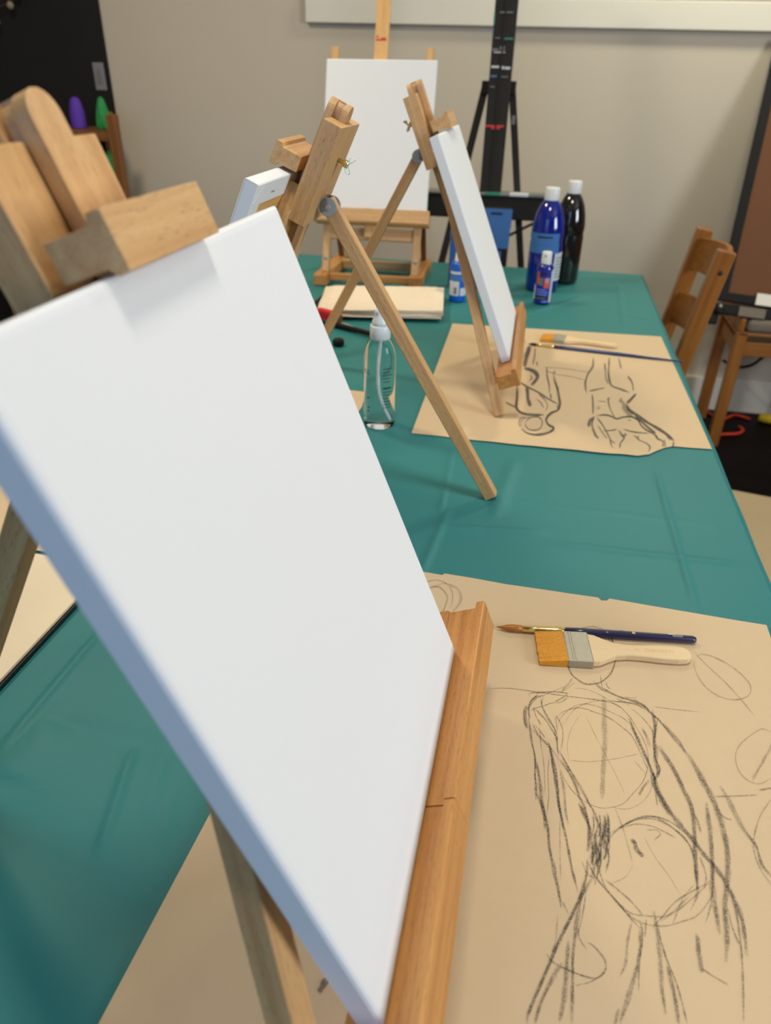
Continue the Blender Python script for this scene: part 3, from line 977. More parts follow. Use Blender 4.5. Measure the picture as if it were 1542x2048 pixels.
for pts, wd, dk, ps in (
        ([(330, 330), (370, 430), (390, 530), (410, 640), (430, 750), (450, 860), (465, 950)], 12, .62, 2), ([(465, 910), (500, 980)], 7, .3, 1),
        ([(400, 100), (430, 250), (460, 420), (490, 600), (520, 740), (550, 870)], 12, .72, 1),
        ([(550, 400), (590, 480), (612, 560), (600, 660)], 14, .8, 2), ([(640, 450), (660, 560), (652, 680), (635, 800)], 9, .40, 1),
        ([(455, 480), (460, 620), (455, 800)], 7, .2, 1),
        ([(600, 690), (590, 780), (560, 900), (540, 1050), (530, 1200), (520, 1350), (515, 1540)], 14, .52, 2),
        ([(620, 790), (570, 880), (510, 1000), (450, 1130), (390, 1250), (340, 1370), (300, 1490), (285, 1540)], 17, .66, 2),
        ([(600, 860), (570, 1000), (555, 1090), (600, 1165)], 8, .38, 1),
        ([(500, 1110), (490, 1250), (480, 1400), (450, 1540)], 18, .42, 2), ([(470, 1230), (420, 1310), (360, 1440), (330, 1540)], 16, .42, 2), ([(440, 980), (430, 1100), (420, 1200)], 8, .22, 1),
        ([(385, 1180), (420, 1220), (500, 1265), (600, 1300), (660, 1305), (695, 1270), (680, 1210), (640, 1140), (600, 1125)], 9, .58, 1), ([(540, 1340), (600, 1335), (660, 1305)], 7, .4, 1),
        ([(720, 560), (790, 510), (880, 482), (960, 490), (1040, 530), (1100, 590), (1140, 670), (1160, 770), (1160, 880), (1130, 960)], 9, .48, 2),
        ([(700, 620), (740, 560), (820, 500), (930, 475), (1030, 510), (1110, 570)], 8, .42, 1), ([(760, 545), (850, 515), (950, 530), (1050, 580)], 7, .35, 1),
        ([(690, 640), (662, 720), (680, 830), (740, 900), (820, 970), (900, 990), (1000, 980), (1100, 930), (1200, 840), (1230, 800)], 8, .35, 1),
        ([(680, 800), (760, 860), (830, 920), (890, 980)], 9, .38, 1), ([(760, 930), (860, 1010), (980, 1035), (1080, 1020), (1170, 980), (1230, 900), (1245, 850)], 8, .32, 1),
        ([(900, 540), (950, 545), (975, 570), (940, 590)], 6, .42, 1), ([(825, 585), (850, 615), (850, 645), (885, 688)], 16, .75, 2),
        ([(880, 570), (940, 680), (1010, 780), (1080, 870)], 5, .2, 1), ([(840, 720), (800, 790), (720, 820)], 5, .18, 1), ([(740, 420), (780, 560), (825, 710)], 7, .18, 1),
        ([(590, 700), (650, 800), (720, 880), (800, 970), (870, 1050)], 8, .65, 1), ([(565, 710), (610, 770), (660, 800)], 7, .4, 1),
        ([(930, 1050), (980, 990), (1060, 910), (1150, 850), (1230, 820)], 8, .42, 1), ([(980, 1020), (1050, 950), (1130, 870)], 7, .32, 1), ([(1030, 1030), (1090, 900), (1150, 830)], 7, .28, 1),
        ([(870, 1000), (880, 1100), (870, 1250), (865, 1380)], 8, .6, 1), ([(870, 1050), (870, 1150), (850, 1280), (810, 1400), (770, 1540)], 14, .5, 2),
        ([(830, 1010), (810, 1120), (790, 1220), (770, 1300)], 14, .3, 1), ([(760, 1460), (735, 1540)], 16, .4, 1), ([(905, 1000), (890, 1100)], 10, .35, 1),
        ([(940, 960), (955, 1060), (970, 1200), (980, 1350), (1000, 1500)], 14, .42, 2), ([(965, 1060), (1010, 1200), (1060, 1350), (1110, 1540)], 9, .62, 1),
        ([(1010, 1240), (1050, 1400), (1070, 1540)], 18, .4, 2), ([(1160, 1080), (1170, 1180), (1190, 1280)], 18, .52, 2), ([(1190, 1250), (1250, 1295), (1330, 1335)], 8, .45, 1),
        ([(940, 250), (960, 340), (1010, 430), (1080, 520), (1140, 600), (1200, 670), (1260, 740), (1310, 820), (1350, 900), (1390, 1000), (1410, 1100), (1415, 1190)], 18, .55, 2),
        ([(960, 110), (1030, 220), (1090, 330), (1140, 430), (1150, 560), (1155, 700), (1165, 850)], 20, .5, 2), ([(1150, 470), (1190, 555)], 12, .4, 1),
        ([(1110, 150), (1170, 250), (1230, 360), (1270, 450), (1300, 560), (1320, 680), (1315, 820), (1310, 950), (1320, 1100), (1315, 1220)], 24, .45, 2),
        ([(1215, 400), (1230, 550), (1240, 700), (1245, 850), (1260, 980), (1285, 1080)], 20, .42, 2),
        ([(1240, 700), (1240, 900), (1200, 1030)], 8, .35, 1), ([(1330, 850), (1360, 980), (1390, 1150), (1400, 1300), (1405, 1540)], 11, .5, 1), ([(1320, 940), (1350, 1050), (1385, 1150)], 9, .4, 1),
        ([(1170, 680), (1210, 780), (1200, 850)], 9, .35, 1),
        ([(990, 0), (1050, 70), (1110, 150)], 11, .6, 2), ([(1250, 370), (1350, 365), (1475, 360)], 7, .42, 1), ([(1475, 345), (1560, 325)], 8, .5, 1),
        ([(1280, 320), (1330, 400), (1400, 530), (1460, 620), (1500, 720), (1560, 800)], 14, .36, 2),
        ([(1560, 370), (1490, 460), (1460, 560), (1460, 650), (1490, 740), (1560, 840)], 8, .35, 1), ([(1280, 460), (1310, 490), (1340, 490)], 6, .4, 1)):
    S.add(pts, wd * 1.15, dk, ps, 2.8, **B)
hr = random.Random(11)
for i in range(46):          # hatching at the waist
    x = hr.uniform(618, 712)
    y = hr.uniform(455, 640) if x > 665 else hr.uniform(455, 700)
    ln = hr.uniform(60, 130)
    S.add([(x, y), (x + hr.uniform(2, 10), y + ln * .5), (x - hr.uniform(0, 14), y + ln)], hr.uniform(8, 14), hr.uniform(.30, .55), 1, 0, **B)
for i in range(5):           # hatching on the shoulder
    x, y = hr.uniform(135, 165), hr.uniform(340, 470)
    S.add([(x, y), (x - 6, y + 50), (x + 8, y + 110)], 9, hr.uniform(.22, .36), 1, 0, **A)
S.add([(654, 1957), (646, 1970), (637, 1986)], 13, .8, 2, 1.0)
for pts, wd, dk in (
        ([(430, 150), (480, 112), (560, 125), (650, 165), (740, 220), (820, 290), (870, 360), (860, 430), (790, 465), (700, 465), (610, 435), (520, 370), (460, 290), (425, 200), (430, 150)], 9, .42),
        ([(415, 80), (520, 190), (660, 320), (790, 460), (905, 600)], 8, .4),
        ([(1060, 740), (1032, 720), (960, 700), (900, 730), (800, 810), (755, 890), (760, 980), (800, 1060), (870, 1115), (950, 1130), (1060, 1070)], 9, .38),
        ([(1060, 790), (960, 970), (880, 1110)], 24, .3)):
    S.add(pts, wd, dk, 1, 0, **C_)
for pts, wd, dk in (
        ([(150, 190), (250, 140), (350, 130), (450, 160), (520, 230), (550, 330), (540, 420), (520, 500)], 12, .45),
        ([(200, 260), (280, 220), (370, 215), (440, 270), (480, 350), (460, 440), (430, 520), (380, 560)], 24, .34),
        ([(500, 190), (600, 230), (650, 320), (650, 400), (600, 480), (540, 540)], 36, .18), ([(300, 210), (450, 170), (560, 200)], 9, .4)):
    S.add(pts, wd, dk, 1, 0, **G)
S.build(paper1)

S = Strokes(1.75)
D = dict(origin=(1000, 640), k=0.12693)
Ee = dict(origin=(1150, 680), k=0.14916)
for pts, wd, dk, ps in (
        ([(470, 400), (440, 520), (400, 640), (380, 740)], 40, .6, 2), ([(380, 760), (470, 780), (550, 820), (590, 890), (560, 960), (490, 1030)], 40, .62, 2), ([(470, 860), (500, 910), (450, 970)], 20, .5, 1),
        ([(420, 1060), (430, 1150), (440, 1250), (480, 1370)], 36, .5, 2), ([(550, 430), (550, 560), (520, 720)], 16, .4, 1), ([(580, 640), (590, 730)], 20, .35, 1),
        ([(290, 960), (420, 1050), (600, 1140), (760, 1240), (920, 1330)], 20, .7, 1),
        ([(265, 1040), (265, 1200), (260, 1380), (330, 1450), (430, 1490), (560, 1500), (690, 1490)], 26, .62, 2), ([(90, 1290), (160, 1340), (250, 1380)], 22, .4, 1),
        ([(740, 740), (745, 880), (770, 1020), (780, 1160)], 18, .5, 1), ([(800, 1150), (800, 1250)], 20, .65, 1), ([(870, 790), (840, 850)], 20, .4, 1),
        ([(840, 850), (860, 950), (900, 1060), (930, 1200), (940, 1330), (910, 1420), (820, 1460), (750, 1520), (730, 1580), (770, 1650), (840, 1690), (820, 1740), (720, 1790), (560, 1810), (430, 1780), (340, 1710)], 24, .58, 2),
        ([(900, 1040), (915, 1120)], 24, .5, 1), ([(920, 1330), (920, 1420)], 44, .4, 1),
        ([(400, 1630), (430, 1570), (500, 1530), (590, 1530), (650, 1570), (670, 1630), (640, 1700), (560, 1740), (470, 1730), (410, 1680), (400, 1630)], 16, .42, 1),
        ([(320, 1690), (290, 1610), (330, 1550), (400, 1520)], 14, .35, 1), ([(350, 1700), (330, 1620), (380, 1550), (480, 1520)], 12, .3, 1), ([(680, 750), (800, 758), (1000, 765), (1418, 820)], 8, .28, 1),
        ([(700, 800), (900, 850), (1100, 890), (1330, 950)], 8, .3, 1), ([(560, 1240), (640, 1310), (690, 1400)], 16, .32, 1), ([(600, 1170), (700, 1250), (750, 1350), (710, 1440)], 14, .32, 1),
        ([(350, 500), (360, 600)], 14, .35, 1), ([(340, 370), (400, 330)], 12, .35, 1), ([(420, 430), (400, 600)], 14, .35, 1), ([(780, 1750), (840, 1730)], 30, .35, 1)):
    S.add(pts, wd * 1.6, dk, ps, .9, **D)
for pts, wd, dk, ps in (
        ([(245, 230), (240, 350), (180, 450), (140, 540), (140, 620), (160, 720)], 20, .48, 1), ([(190, 690), (300, 660), (400, 640)], 14, .5, 1), ([(400, 300), (410, 420), (410, 500), (440, 600)], 15, .42, 1),
        ([(455, 230), (460, 350), (450, 450), (470, 560), (500, 620), (600, 660), (740, 710)], 19, .58, 1), ([(590, 240), (615, 390)], 15, .45, 1), ([(710, 480), (760, 570), (790, 690)], 17, .48, 1),
        ([(820, 720), (760, 790), (690, 850)], 26, .6, 2), ([(690, 860), (720, 930), (820, 1000), (950, 1090), (1080, 1170), (1220, 1260), (1330, 1350)], 28, .6, 2),
        ([(230, 720), (245, 850), (240, 1000)], 19, .46, 1), ([(450, 780), (450, 860), (490, 960), (540, 1040)], 15, .38, 1), ([(447, 770), (455, 800)], 32, .5, 1), ([(590, 800), (630, 820)], 50, .28, 1), ([(670, 830), (620, 860)], 60, .25, 1),
        ([(290, 1020), (400, 1005), (500, 1030), (560, 1060), (640, 1040), (760, 1030), (850, 1080), (880, 1140), (950, 1200), (1060, 1260), (1110, 1330)], 17, .52, 2),
        ([(240, 1040), (200, 1100), (185, 1165)], 30, .35, 2), ([(260, 1020), (230, 1120), (240, 1200), (280, 1280), (320, 1320)], 18, .42, 2), ([(290, 1030), (350, 1120), (400, 1200), (470, 1330), (480, 1400), (520, 1450)], 15, .46, 1),
        ([(380, 1220), (480, 1210), (570, 1195)], 15, .48, 1), ([(650, 1195), (800, 1230), (1000, 1255)], 15, .55, 1), ([(705, 1070), (755, 1075)], 15, .55, 1), ([(300, 1140), (400, 1280), (440, 1330)], 12, .35, 1),
        ([(580, 1200), (640, 1290), (660, 1310), (610, 1380), (600, 1450)], 17, .46, 1), ([(650, 1290), (690, 1250)], 32, .38, 1), ([(480, 1340), (540, 1390)], 16, .4, 1),
        ([(780, 1270), (830, 1300), (860, 1340), (960, 1390), (1010, 1440), (980, 1500)], 15, .42, 1), ([(850, 1270), (850, 1330)], 18, .4, 1),
        ([(1080, 1260), (1100, 1320), (1180, 1360), (1180, 1440)], 19, .48, 1), ([(1200, 1330), (1220, 1450)], 14, .4, 1), ([(1330, 1350), (1310, 1450)], 20, .5, 1), ([(1230, 1270), (1300, 1330)], 40, .45, 1),
        ([(800, 1020), (900, 1100), (1000, 1190), (1090, 1250)], 20, .5, 2), ([(640, 860), (720, 960), (780, 1010)], 60, .14, 2), ([(300, 820), (430, 830)], 10, .2, 1), ([(280, 920), (340, 900)], 30, .12, 1)):
    S.add(pts, wd * 1.5, dk, ps, .8, **Ee)
S.build(paper2)


# ================================================================== brushes
def round_brush(tip, end, z, lens, r, mats, label, r_end=None, dabs=False):
    """tip..end on the table; lens = lengths of bristle and ferrule"""
    a, b = Vector((tip[0], tip[1], 0)), Vector((end[0], end[1], 0))
    L = (b - a).length
    root = empty('round_brush', (a.x, a.y, z), math.atan2(b.y - a.y, b.x - a.x))
    tag(root, label, 'paintbrush', 'round paintbrushes')
    X = Matrix.Translation((0, 0, r)) @ Matrix.Rotation(rad(90), 4, 'Y')
    l1, l2 = lens
    r_end = r_end or r
    lathe('bristles', [(r * .06, 0), (r * .35, l1 * .18), (r * .78, l1 * .45), (r * .90, l1 * .7), (r * .78, l1 + .001)], mats[0], root, X, seg=16)
    lathe('ferrule', [(r * .80, l1), (r * .84, l1 + l2 * .35), (r * .97, l1 + l2 * .80), (r * 1.03, l1 + l2 * .82), (r * .99, l1 + l2 * .86), (r * 1.04, l1 + l2 * .9), (r, l1 + l2)], mats[1], root, X, seg=20)
    h = lathe('handle', [(r * .98, l1 + l2 - .001), (r * 1.12, l1 + l2 + .02), (r * 1.05, l1 + l2 + (L - l1 - l2) * .5), (r_end, L - .003), (r_end * .7, L)], mats[2], root, X, seg=20)
    if dabs:
        for (t, ang, ln, wd, m) in ((.62, -20, .004, .0010, 'dab_grey'), (.68, 10, .003, .0012, 'stamp'), (.86, -10, .007, .0007, 'dab_white'), (.88, 15, .010, .0012, 'dab_grey'), (.55, 25, .002, .0008, 'dab_grey')):
            box('paint_dab', (L * t, -wd, r * 1.03), (L * t + ln, wd, r * 1.13), m, h, mtx=Matrix.Translation((0, 0, r)) @ Matrix.Rotation(rad(ang), 4, 'X'))
    return root


def TP(px, py, z):
    p = table_pt(px, py, z)
    return (p.x, p.y)


round_brush(TP(993, 1254, .0055), TP(1391, 1280, .0055), PAP, (.026, .042), .0042, ('bristle_round', 'gold_ferrule', 'navy'), 'round brush with navy handle and gold ferrule on the near drawing', r_end=.0040, dabs=True)
round_brush(TP(1056, 688, .004), TP(1366, 724, .004), PAP, (.018, .036), .0034, ('bristle_dark', 'gold_ferrule', 'blue_lacquer'), 'long thin round brush with blue handle on the far drawing', r_end=.0016)


def flat_brush(bc, end, z, wd, label, text=None):
    """bc = middle of the bristle tips, end = handle end"""
    a, b = Vector((bc[0], bc[1], 0)), Vector((end[0], end[1], 0))
    L = (b - a).length
    root = empty('flat_brush', (a.x, a.y, z), math.atan2(b.y - a.y, b.x - a.x))
    tag(root, label, 'paintbrush', 'wide flat paintbrushes')
    hw = wd / 2
    lb, lf = .028, .024
    bm = bmesh.new()
    # bristles: many rows of tapering lamellae with uneven tips
    n = 40
    rnd = random.Random(5)
    rows = []
    for i in range(n + 1):
        y = -hw + wd * i / n
        tip = rnd.uniform(0, .0009)
        rows.append([bm.verts.new(v) for v in ((tip, y * 1.03, .0016), (tip, y * 1.03, .0052 + rnd.uniform(-.0006, .0006)), (lb, y, .0088 + rnd.uniform(-.0002, .0002)), (lb, y, .0004))])
    for p, q in zip(rows, rows[1:]):
        for j in range(4):
            bm.faces.new((p[j], p[(j + 1) % 4], q[(j + 1) % 4], q[j]))
    bm.faces.new(rows[0])
    bm.faces.new(rows[-1])
    finish('bristles', bm, 'bristle', root)
    f = box('ferrule', (lb - .001, -hw - .0006, 0), (lb + lf, hw + .0006, .0092), 'tin_ferrule', root, bevel=.0016)
    for k in (.004, .0065):
        box('ferrule_groove', (lb + k, -hw + .001, .0090), (lb + k + .0012, hw - .001, .0096), 'tin_ferrule', f, bevel=.0003)
    # paddle handle
    x0, x1 = lb + lf - .002, L
    up = []
    for (t, y) in ((0, hw * .96), (.08, hw * .90), (.16, hw * .68), (.25, hw * .46), (.36, hw * .37), (.5, hw * .38), (.7, hw * .46), (.86, hw * .47), (.95, hw * .40), (.985, hw * .28), (1, hw * .12)):
        up.append((x0 + (x1 - x0) * t, y))
    prof = up + [(x, -y) for x, y in reversed(up)]
    h = prism('handle', prof, 0.0012, .0080, 'handle_wood', root, axis='z', bevel=.0012, grain='x')
    if text:
        flat_text('pressed_lettering', text, .0060, 'stamp', h, Matrix.Translation((x0 + (x1 - x0) * .64, 0, .00806)))
    return root


m1 = ((table_pt(1067, 1268, .006) + table_pt(1079, 1325, .003)) / 2)
e1 = table_pt(1380, 1312, .006)
flat_brush((m1.x, m1.y), (e1.x, e1.y), PAP, .043, 'wide flat brush with pale wooden handle on the near drawing', text='O   ZEBWSTTI')
m2 = ((table_pt(1085, 666, .006) + table_pt(1080, 684, .003)) / 2)
e2 = table_pt(1234, 692, .006)
flat_brush((m2.x, m2.y), (e2.x, e2.y), PAP, .040, 'wide flat brush with pale handle lying on the far drawing')

# ================================================================== bottles
def big_bottle(loc, mat, label, cat='bottle', rz=0.0, tape=False, white=False, h=.25, r=.0425):
    o = empty('paint_bottle', (loc[0], loc[1], 0.0002), rz)
    tag(o, label, cat, 'large squeeze paint bottles')
    k = h / .25
    lathe('bottle_body', [(r * .84, 0), (r * .96, .003), (r, .009), (r, .118 * k), (r * .965, .124 * k), (r * .965, .129 * k), (r, .135 * k), (r * .995, .150 * k), (r * .93, .172 * k), (r * .80, .194 * k), (r * .60, .212 * k), (r * .42, .222 * k), (.0125, .226 * k)], mat, o, seg=40)
    lathe('cap', [(.0185, .222 * k), (.0190, .224 * k), (.0182, .249 * k), (.0172, .2515 * k), (.004, .252 * k)], 'white_plastic', o, seg=32)
    if white:
        wrap_patch('back_label', r + .0002, rad(38), rad(92), .030, .100, 'label_white', o)
        for i in range(7):
            wrap_patch('label_text', r + .0006, rad(46), rad(84 - 6 * (i % 3)), .038 + .008 * i, .0405 + .008 * i, 'label_olive', o, n=8, th=.0002)
    if tape:
        wrap_patch('tape_strip', r + .0003, rad(-62), rad(52), .099, .122, 'tape', o)
        wrap_patch('tape_strip', r + .0010, rad(-66), rad(48), .122, .148, 'tape', o)
        wrap_patch('tape_writing', r + .0016, rad(-28), rad(22), .137, .141, 'ink', o, th=.0002)
    return o


big_bottle((0.0120, 2.030), 'blue_bottle', 'large ultramarine paint bottle with white cap and blue tape', tape=True, white=True, rz=rad(-3))
big_bottle((0.0680, 2.135), 'dark_bottle', 'large black paint bottle with white cap behind the ultramarine one', h=.256, r=.0405)
big_bottle((-0.193, 1.995), 'cyan_bottle', 'large cerulean paint bottle mostly hidden behind the edge-on canvas', h=.235, r=.043)


def small_bottle(loc, mat, label, style, rz=0.0):
    o = empty('small_paint_bottle', (loc[0], loc[1], 0.0002), rz)
    tag(o, label, 'bottle', 'small acrylic paint bottles')
    r = .0205
    lathe('bottle_body', [(r * .86, 0), (r * .97, .002), (r, .006), (r, .084), (r * .97, .090), (r * .8, .096), (.0105, .0985)], mat, o, seg=36)
    if style == 0:
        lathe('cap', [(.0125, .096), (.0126, .098), (.0120, .122), (.0112, .1245), (.003, .125)], 'white_plastic', o, seg=28)
        box('cap_spout', (-.0042, -.0135, .115), (-.0008, -.0112, .1175), 'ink', o, bevel=.0004)
        w_ = wrap_patch
        w_('front_label', r + .0002, rad(-58), rad(52), .006, .087, 'label_blue', o, n=18)
        w_('side_label', r + .0003, rad(52), rad(88), .006, .084, 'label_white', o)
        w_('side_label', r + .0003, rad(-95), rad(-58), .012, .046, 'label_white', o)
        L = r + .0007
        w_('label_art', L, rad(-50), rad(-34), .050, .080, 'label_orange', o, th=.0002)
        w_('label_art', L, rad(-34), rad(-4), .048, .066, 'label_olive', o, th=.0002)
        w_('label_art', L, rad(6), rad(40), .054, .066, 'label_pink', o, th=.0002)
        w_('label_art', L, rad(4), rad(40), .042, .054, 'label_orange', o, th=.0002)
        w_('label_text', L + .0003, rad(-30), rad(20), .074, .079, 'ink', o, th=.0002)
        for i, (z, a0, a1) in enumerate(((.0360, -45, 20), (.0300, -45, 38), (.0240, -42, 30))):
            w_('label_text', L, rad(a0), rad(a1), z, z + .0030, 'label_light', o, th=.0002)
        w_('label_band', L, rad(-54), rad(46), .0130, .0205, 'ink', o, th=.0002)
        w_('label_text', L + .0003, rad(-44), rad(20), .0155, .0180, 'label_olive', o, th=.0002)
        w_('label_text', L, rad(0), rad(40), .0070, .0110, 'label_light', o, th=.0002)
    else:
        lathe('cap', [(.0118, .096), (.0120, .098), (.0085, .1235), (.0070, .1255), (.002, .126)], 'white_plastic', o, seg=28)
        w_ = wrap_patch
        w_('front_label', r + .0002, rad(-70), rad(14), .017, .052, 'label_white', o)
        w_('front_label', r + .0002, rad(22), rad(80), .017, .036, 'label_white', o)
        w_('label_stripe', r + .0002, rad(-62), rad(24), .0690, .0750, 'label_white', o)
        w_('label_stripe', r + .0002, rad(-70), rad(60), .0530, .0660, 'tape', o)
        w_('barcode', r + .0006, rad(-20), rad(-2), .021, .038, 'label_olive', o, n=6, th=.0002)
    return o


small_bottle((0.0165, 1.885), 'blue_bottle', 'small blue paint bottle with a colourful label before the large one', 0, rz=rad(-2))
small_bottle((-0.1930, 1.852), 'bright_blue', 'small bright blue paint bottle beside the folded napkins', 1)

# clear spray bottle
sb = empty('spray_bottle', (-0.2235, 1.060, 0.0004))
tag(sb, 'clear spray bottle of water with a white pump cap', 'spray bottle')
R0 = .0248
lathe('bottle_body', [(R0 * .80, 0), (R0 * .95, .0015), (R0, .006), (R0, .108), (R0 * .985, .118), (R0 * .90, .130), (R0 * .74, .139), (R0 * .60, .1435), (.0135, .146)], 'clear', sb, seg=48)
lathe('collar', [(.0150, .1425), (.0158, .1435), (.0156, .1615), (.0148, .163), (.004, .1632)], 'milky', sb, seg=36)
lathe('pump_head', [(.0130, .1630), (.0126, .168), (.0105, .174), (.0072, .181), (.0064, .190), (.0060, .1955), (.0045, .1975), (.0015, .198)], 'milky', sb, seg=28)
box('nozzle', (-.0075, -.0100, .183), (-.0015, -.004, .1885), 'white_plastic', sb, bevel=.001)
tube('dip_tube', [(0.001, 0, .142), (-.001, -.001, .115), (-.002, -.001, .085), (0.0005, -.002, .055), (.008, -.003, .030), (.0170, -.004, .012)], .0022, 'white_plastic', sb, step=.004)
flat_text('lettering', 'KIS', .0105, 'ink', sb, Matrix.Translation((0, 0, .0945)) @ Matrix.Rotation(rad(-41), 4, 'Z'), bend_r=R0 + .0003)
for i in range(12):
    z = .101 - .0052 * i - (.006 if i > 4 else 0)
    ln = random.Random(i).uniform(16, 30)
    wrap_patch('small_print', R0 + .0002, rad(24), rad(24 + ln + 8), z, z + (.0012 if i != 5 else .0028), 'ink', sb, n=6, th=.0001)
for z, a in ((.052, -38), (.036, -36), (.030, -38)):
    wrap_patch('small_print', R0 + .0002, rad(a), rad(a + 10), z, z + .0022, 'ink', sb, n=3, th=.0001)

# ================================================================== folded paper towels on a dark tray
nap = empty('paper_towel_stack', (-0.375, 1.812, 0))
tag(nap, 'folded stack of unbleached paper towels by the far easel', 'paper towels')


def towel(name, outline, z0, z1, par, seed):
    rnd = random.Random(seed)
    nu, nv = 26, 12
    bm = bmesh.new()
    (ax, ay), (bx_, by), (cx, cy), (dx, dy) = outline
    tops, bots = [], []
    for i in range(nu + 1):
        tr_, br = [], []
        for j in range(nv + 1):
            s, t = i / nu, j / nv
            x = (ax * (1 - s) + bx_ * s) * (1 - t) + (dx * (1 - s) + cx * s) * t
            y = (ay * (1 - s) + by * s) * (1 - t) + (dy * (1 - s) + cy * s) * t
            e = min(s, 1 - s, t, 1 - t)
            zz = z1 + .004 * s - (z1 - z0) * .75 * max(0, 1 - e * 11) ** 2 + .0026 * math.sin(s * 9 + t * 4 + seed) * math.sin(t * 7 + seed) + rnd.uniform(-.0004, .0004)
            tr_.append(bm.verts.new((x, y, zz)))
            br.append(bm.verts.new((x, y, z0)))
        tops.append(tr_)
        bots.append(br)
    for i in range(nu):
        for j in range(nv):
            bm.faces.new((tops[i][j], tops[i + 1][j], tops[i + 1][j + 1], tops[i][j + 1]))
            bm.faces.new((bots[i][j], bots[i][j + 1], bots[i + 1][j + 1], bots[i + 1][j]))
    for i in range(nu):
        bm.faces.new((tops[i][0], bots[i][0], bots[i + 1][0], tops[i + 1][0]))
        bm.faces.new((tops[i][nv], tops[i + 1][nv], bots[i + 1][nv], bots[i][nv]))
    for j in range(nv):
        bm.faces.new((tops[0][j], tops[0][j + 1], bots[0][j + 1], bots[0][j]))
        bm.faces.new((tops[nu][j], bots[nu][j], bots[nu][j + 1], tops[nu][j + 1]))
    return finish(name, bm, 'napkin', par, smooth=False)


def rel(px, py, z):
    p = table_pt(px, py, z)
    return (p.x + 0.375, p.y - 1.812)


q = [rel(634, 618, .024), rel(886, 624, .024), rel(888, 576, .026), rel(652, 571, .024)]
towel('towel', [(x * .985, yy - .004) for x, yy in q], .0088, .0140, nap, 1)
towel('towel', [(x * 1.0, yy + .002) for x, yy in q], .0150, .0195, nap, 2)
towel('towel', q, .0205, .0290, nap, 3)
ty = empty('dark_tray', (-0.40, 1.800, 0))
tag(ty, 'flat dark tray under the folded paper towels', 'tray')
box('tray_floor', (-.125, -.105, .0008), (.165, .085, .0050), 'dark_tray', ty, bevel=.002)
for lo, hi in (((-.125, -.109, .0008), (.165, -.105, .0085)), ((-.125, .085, .0008), (.165, .089, .0085)), ((-.129, -.109, .0008), (-.125, .089, .0085)), ((.165, -.109, .0008), (.169, .089, .0085))):
    box('tray_rim', lo, hi, 'dark_tray', ty, bevel=.001)

# palette knife / scraper with red grip, partly hidden behind the foreground canvas
rk = empty('palette_scraper', (-0.438, 1.572, 0.0005))
tag(rk, 'red and wooden handled scraper behind the crossing easel legs', 'scraper')
bar('handle', (-.075, .035, .014), (.018, -.012, .014), .026, .018, 'rack_wood', rk, .004, side=(0, 0, 1))
bar('red_grip', (-.045, .0200, .0165), (.010, -.0080, .0165), .029, .021, 'red', rk, .005, side=(0, 0, 1))
bar('blade', (.016, -.012, .008), (.060, -.036, .003), .0012, .022, 'steel', rk, .0003, side=(0, 0, 1))
bk = empty('black_brush', (-0.40, 1.500, 0.0005))
tag(bk, 'black handled brush lying behind the spray bottle', 'paintbrush')
tube('handle', [(-.03, .055, .006), (.02, .030, .006), (.10, -.010, .006)], .0058, 'black_metal', bk, step=.01)
tube('ferrule', [(-.045, .063, .006), (-.028, .054, .006)], .0066, 'steel', bk, step=.01)
tube('bristles', [(-.075, .078, .005), (-.046, .0635, .006)], .0062, 'bristle_dark', bk, step=.008)
kb = lathe('rubber_foot_cap', [(.0105, 0), (.0125, .002), (.012, .010), (.009, .013), (.003, .014)], 'black_metal', None, Matrix.Translation((-0.392, 1.436, 0.0004)), seg=20)
tag(kb, 'small black knob on the cloth left of the spray bottle', 'knob')

# ================================================================== black floor easel behind the table
be = empty('black_floor_easel', (-0.187, 2.62, FZ))
tag(be, 'paint-spattered black floor easel standing behind the table', 'easel')


def bp(x, y, z):
    return (x + 0.187, y - 2.62, z - FZ)


bar('mast', bp(-.182, 2.52, -.30), bp(-.1885, 2.72, 0.95), .068, .022, 'black', be, .002, side=(1, 0, 0))
bar('mast_strip', bp(-.1825, 2.5090, -.28), bp(-.1885, 2.7065, 0.95), .006, .003, 'black', be, .001, side=(1, 0, 0))
bar('front_leg', bp(-.232, 2.70, .475), bp(-.455, 2.43, FZ + .004), .022, .020, 'black', be, .002, side=(1, 0, 0))
bar('front_leg', bp(-.152, 2.70, .475), bp(.055, 2.45, FZ + .004), .022, .020, 'black', be, .002, side=(1, 0, 0))
bar('rear_leg', bp(-.19, 2.73, .46), bp(-.19, 3.08, FZ + .004), .024, .020, 'black', be, .002, side=(1, 0, 0))
box('leg_yoke', bp(-.245, 2.672, .440), bp(-.138, 2.716, .478), 'black', be, bevel=.003)
box('ledge', bp(-.388, 2.575, .085), bp(.000, 2.625, .158), 'black', be, bevel=.004)
box('ledge_lip', bp(-.388, 2.565, .158), bp(.000, 2.630, .166), 'dab_grey', be, bevel=.002)
bar('stay', bp(-.165, 2.56, .010), bp(-.030, 2.55, .085), .008, .008, 'black_metal', be, .001)
box('lower_clamp', bp(-.206, 2.535, -.20), bp(-.108, 2.565, .127), 'black', be, bevel=.006)
